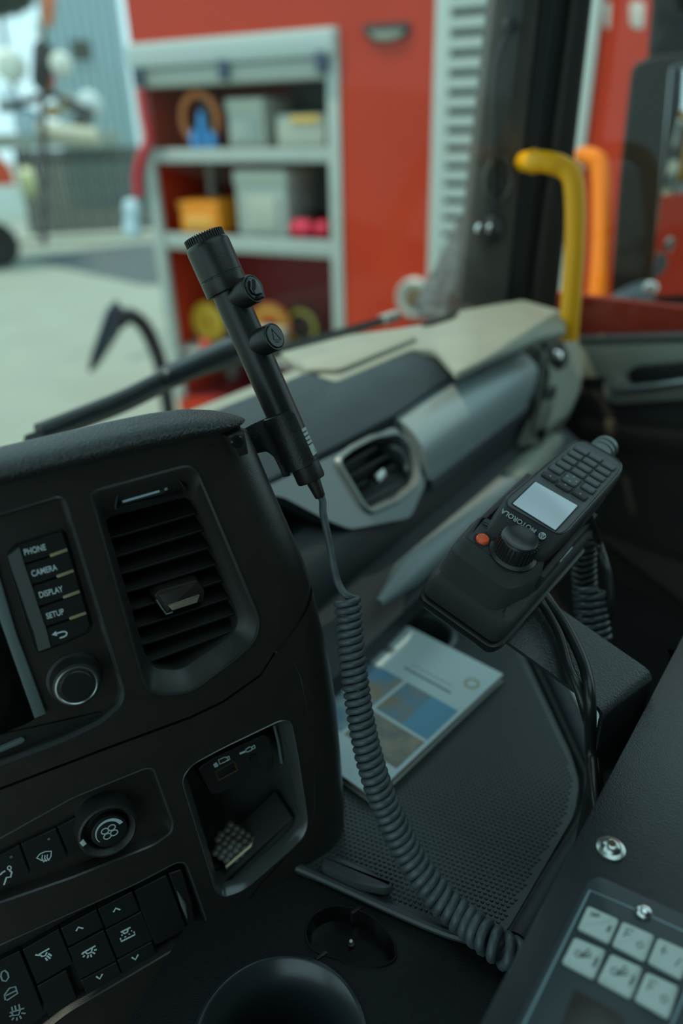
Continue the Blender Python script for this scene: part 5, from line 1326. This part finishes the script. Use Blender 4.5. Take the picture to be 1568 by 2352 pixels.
# side wall along the handset
mk('side_wall', box(Fr(HF.p(us1 - .0055, 0, 0), HF.u, HF.v), -.002, .003, vb1 - .012, .072, WB - .034, WB - .014, .0012), M_rad, crd)
mk('side_wall', box(Fr(HF.p(us0 + .0045, 0, 0), HF.u, HF.v), -.003, .002, vb1 - .012, .072, WB - .034, WB - .014, .0012), M_rad, crd)
mk('side_label', slab(Fr(HF.p(us1 - .0022, .012, WB - .024), HF.v, HF.n), rp(rect(-.012, .012, -.003, .003), .002), -.0004, .0005, .0001), mat('side_chrome', (.35, .40, .40), .3, .6), crd)

# ================================================================== BRACKET UNDER THE CRADLE
ZBR = None
bw = WB - .066
BRo = HF.p(0, 0, bw)
BR = Fr(HF.p((us0 + us1) / 2, -.01, bw - .004), HF.u, HF.v)
br = thing('mounting_bracket', at(1440, 1760, .60), 'black bent steel bracket carrying the handset cradle', 'bracket')
M_pow = mat('powder_black', (.020, .024, .026), .33, bump=('noise', 600, .45), spec=.8)
br_px = [(1150, 1440), (1262, 1372), (1483, 1528), (1490, 1575), (1378, 1648), (1170, 1492)]
bp_o = BR.poly(br_px)
e0, e1 = V(BR.uv(1484, 1548)), V(BR.uv(1375, 1645))
def brx(px): return V(BR.uv(*px))
A0, A1 = brx((1258, 1378)), brx((1160, 1470))      # root under cradle
B0, B1 = brx((1478, 1530)), brx((1366, 1618))      # bend
nrm = ((B0 - A0).normalized() + (B1 - A1).normalized()).normalized()
def brring(c0, c1, w, off):
    return [BR.p(c0.x, c0.y, w), BR.p(c1.x, c1.y, w), BR.p(c1.x + off[0], c1.y + off[1], w + off[2]), BR.p(c0.x + off[0], c0.y + off[1], w + off[2])]
th_ = .0035
rings = []
R0 = A0 - nrm * .07; R1 = A1 - nrm * .07
rings.append(brring(R0, R1, 0, (0, 0, -th_)))
rings.append(brring(A0, A1, 0, (0, 0, -th_)))
rings.append(brring(B0, B1, 0, (0, 0, -th_)))
rb_ = .012
for k in range(1, 9):
    a = math.pi / 2 * k / 8
    off = nrm * (rb_ * math.sin(a)); dw = -rb_ * (1 - math.cos(a))
    inn = (-nrm.x * th_ * math.sin(a), -nrm.y * th_ * math.sin(a), -th_ * math.cos(a))
    rings.append(brring(B0 + off, B1 + off, dw, inn))
last = rings[-1]
rings.append([p - ZZ * .03 for p in last])
rings.append([p - ZZ * (.16 + last[k].z * 0) for k, p in enumerate(last)])
mk('bent_plate', loft(rings), M_pow, br, smooth=30)
u, v = BR.uv(1300, 1470)
mk('bolt', lathe(BR.p(u - .06, v + .015, 0), BR.n, [(.005, 0), (.005, .002), (.003, .0035), (0, .0035)], 16), M_chrome, br)

# ---- black cables running from the cradle down over the bracket
def cable(pts, r, label, name='radio_cable'):
    P = spl(pts, 48)
    o = mk(name, tube(P, r, 12), M_cable, smooth=80)
    tag(o, label, 'cable'); return o
hb = lambda px, py, w: HF.p(*HF.uv(px, py, w), w)
cable([hb(1235, 1345, bw + .010), hb(1262, 1385, bw + .006), hb(1300, 1440, bw + .006), hb(1338, 1520, bw + .007), hb(1352, 1580, bw + .008), hb(1355, 1640, bw - .006), at(1356, 1720, .60), at(1362, 1800, .585), at(1372, 1870, .575), at(1378, 1930, .575)], .0048, 'thick black cable hanging over the bracket edge in front')
cable([hb(1228, 1362, bw + .010), hb(1250, 1395, bw + .005), hb(1285, 1460, bw + .005), hb(1305, 1530, bw + .005), hb(1325, 1575, bw + .005), hb(1345, 1640, bw - .010), at(1360, 1700, .61), at(1372, 1780, .60), at(1380, 1900, .585)], .0040, 'thinner black cable lying behind the thick one on the bracket')
# ---- handset lead: coiled cord hanging behind
hc = thing('coiled_cord', at(1370, 1450, .72), 'black coiled handset cord hanging behind the cradle', 'cord')
def coil(pts, RC_, rw_, pitch, n=16, ph=0):
    c = spl(pts, 200); fr2 = frames(c); L = [0]
    for i in range(1, len(c)): L.append(L[-1] + (c[i] - c[i - 1]).length)
    out = []; s = 0; a = ph; j = 0
    while s < L[-1] - 1e-4:
        while L[j + 1] < s: j += 1
        t = (s - L[j]) / max(L[j + 1] - L[j], 1e-9); p = c[j].lerp(c[j + 1], t); x, y, _ = fr2[j]
        out.append(p + (x * math.cos(a) + y * math.sin(a)) * RC_)
        s += pitch / n; a += 2 * math.pi / n
    return tube(out, rw_, 8), out
vf, o1_ = coil([at(1346, 1225, .72), at(1340, 1290, .73), at(1345, 1380, .74), at(1352, 1470, .74)], .0100, .0031, .0066)
mk('coil', vf, M_cord if False else mat('cord_black', (.022, .025, .027), .35), hc, smooth=80)
vf, o2_ = coil([at(1360, 1352, .70), at(1362, 1400, .70), at(1372, 1470, .70)], .0115, .0032, .0068)
mk('coil_tail', vf, mat('cord_black2', (.045, .055, .06), .35), hc, smooth=80)
mk('link', tube(spl([hb(1352, 1190, -.03), at(1372, 1240, .70), at(1394, 1310, .69), at(1402, 1370, .69), at(1398, 1440, .70), at(1392, 1480, .70)], 30), .0040, 10), M_cable, hc)

# ================================================================== CONTROL BOX LOWER RIGHT
ZC = -.43
XF = Fr(EYE + ZZ * ZC, (1, 0, 0), (0, 1, 0))
def xp(pts, w=0): return XF.poly(pts, w)
bx = thing('control_box', XF.p(*XF.uv(1450, 2200), -.10), 'black metal control box with white siren keypad in the foreground', 'control panel')
bx_o = rp(xp([(1575, 1447), (1392, 1795), (1130, 2300), (1020, 2520), (1500, 2900), (2100, 2500), (2100, 1700)]), .002)
M_box = mat('box_black', (.0085, .0115, .0135), .28, spec=.7, bump=('noise', 900, .25), var=.15, vscale=60)
mk('top_sheet', slab(XF, bx_o, -.0035, 0, .0006), M_box, bx)
mk('box_body', slab(XF, inset(ccw(bx_o), .035), -.105, -.0036, .001), M_dark, bx)
u, v = XF.uv(1402, 1950)
bt_ = mk('flange_bolt', lathe(XF.p(u, v, 0), XF.n, [(.0092, 0), (.0092, .0012), (.0085, .0016), (.0066, .0022), (.0056, .0042), (.0036, .0056), (.0026, .0058)], 36), mat('zinc', (.55, .58, .54), .28, 1.0, bump=('noise', 300, .3)), bx)
mk('hex_socket', lathe(XF.p(u, v, .0058), XF.n, [(.0027, .0002), (.0024, .0001), (.0022, -.0024), (0, -.0025)], 6), mat('socket_brown', (.12, .09, .06), .4, .8), bt_)
# keypad overlay
kd_px = [(1352, 2025), (1375, 2016), (1700, 2165), (1560, 2620), (1080, 2560)]
kd_o = rp(xp(kd_px), .004)
kd = mk('keypad_overlay', slab(XF, kd_o, 0, .0022, .0006), mat('overlay_slate', (.025, .040, .046), .4), bx)
ln = [XF.uv(*p) for p in ((1150, 2500), (1200, 2362), (1353, 2050), (1480, 2104), (1700, 2205))]
mk('border_line', ribbon(XF, [ln], .0011, .0022, .0002), mat('line_pale', (.24, .34, .37), .5), kd, smooth=0)
mk('border_line', ribbon(XF, [[XF.uv(1620, 2170), XF.uv(1540, 2360)]], .0011, .0022, .0002), mat('line_pale', (.24, .34, .37), .5), kd, smooth=0)
u, v = XF.uv(1476, 2100)
mk('overlay_screw', lathe(XF.p(u, v, .0022), XF.n, [(.0052, 0), (.0050, .0012), (.0034, .0030), (.001, .0038), (0, .0038)], 24), M_chrome, kd)
Z4 = lambda x, y: (1000 + x / 2.7606, 1700 + y / 2.7606)
keys6 = [((965, 1045), (1165, 1135), (1100, 1290), (900, 1190)), ((1185, 1145), (1390, 1235), (1325, 1405), (1118, 1295)), ((1410, 1248), (1620, 1340), (1560, 1520), (1345, 1405)),
         ((880, 1245), (1082, 1330), (1005, 1515), (800, 1405)), ((1110, 1350), (1315, 1440), (1240, 1640), (1025, 1520)), ((1335, 1465), (1545, 1560), (1480, 1768), (1260, 1640))]
M_wk = mat('white_key', (.56, .64, .60), .5); M_ic = mat('icon_grey', (.10, .12, .11), .6)
icons = [[[(.22, .62), (.30, .72), (.26, .80), (.18, .74), (.22, .62)], [(.30, .74), (.42, .86)], [(.30, .68), (.46, .76)], [(.80, .35), (.82, .62)], [(.86, .35), (.87, .60)]],
         [[(.22, .45), (.22, .78), (.42, .78)], [(.25, .60), (.36, .60)], [(.70, .30), (.82, .42), (.74, .56), (.62, .44), (.70, .30)]],
         [[(.30, .78), (.24, .60), (.30, .44)], [(.24, .60), (.40, .60)], [(.72, .30), (.80, .60)]],
         [[(.25, .40), (.36, .38), (.40, .50), (.32, .60), (.22, .54), (.25, .40)], [(.42, .52), (.56, .80)], [(.42, .46), (.66, .70)], [(.40, .42), (.70, .58)], [(.82, .30), (.84, .66)], [(.88, .34), (.89, .6)]],
         [[(.25, .40), (.36, .38), (.40, .50), (.32, .60), (.22, .54), (.25, .40)], [(.42, .52), (.56, .80)], [(.42, .46), (.66, .70)], [(.40, .42), (.70, .58)], [(.82, .30), (.84, .66)], [(.88, .34), (.89, .6)]],
         [[(.22, .45), (.22, .78), (.42, .78)], [(.25, .60), (.36, .60)], [(.70, .30), (.82, .42), (.74, .56), (.62, .44), (.70, .30)]]]
for q, ic in zip(keys6, icons):
    P_ = [XF.uv(*Z4(*p), .004) for p in q]
    k = mk('membrane_key', pil(XF, rp(P_, .0022), [(0, .0020), (.0002, .0036), (.0008, .0042), (.0018, .0044)], False, True), M_wk, bx)
    def bil(a, b): 
        t = lerp2(P_[0], P_[1], a); s = lerp2(P_[3], P_[2], a); return lerp2(s, t, b)
    mk('icon', ribbon(XF, [[bil(*p) for p in l] for l in ic], .0007, .0044, .0002), M_ic, k, smooth=0)
mk('overlay_window', slab(XF, rp(xp([Z4(880, 1590), Z4(1200, 1760), Z4(1150, 1990), Z4(760, 1900)]), .002), .0021, .0026, .0002), mat('window_brown', (.030, .022, .018), .35), kd)
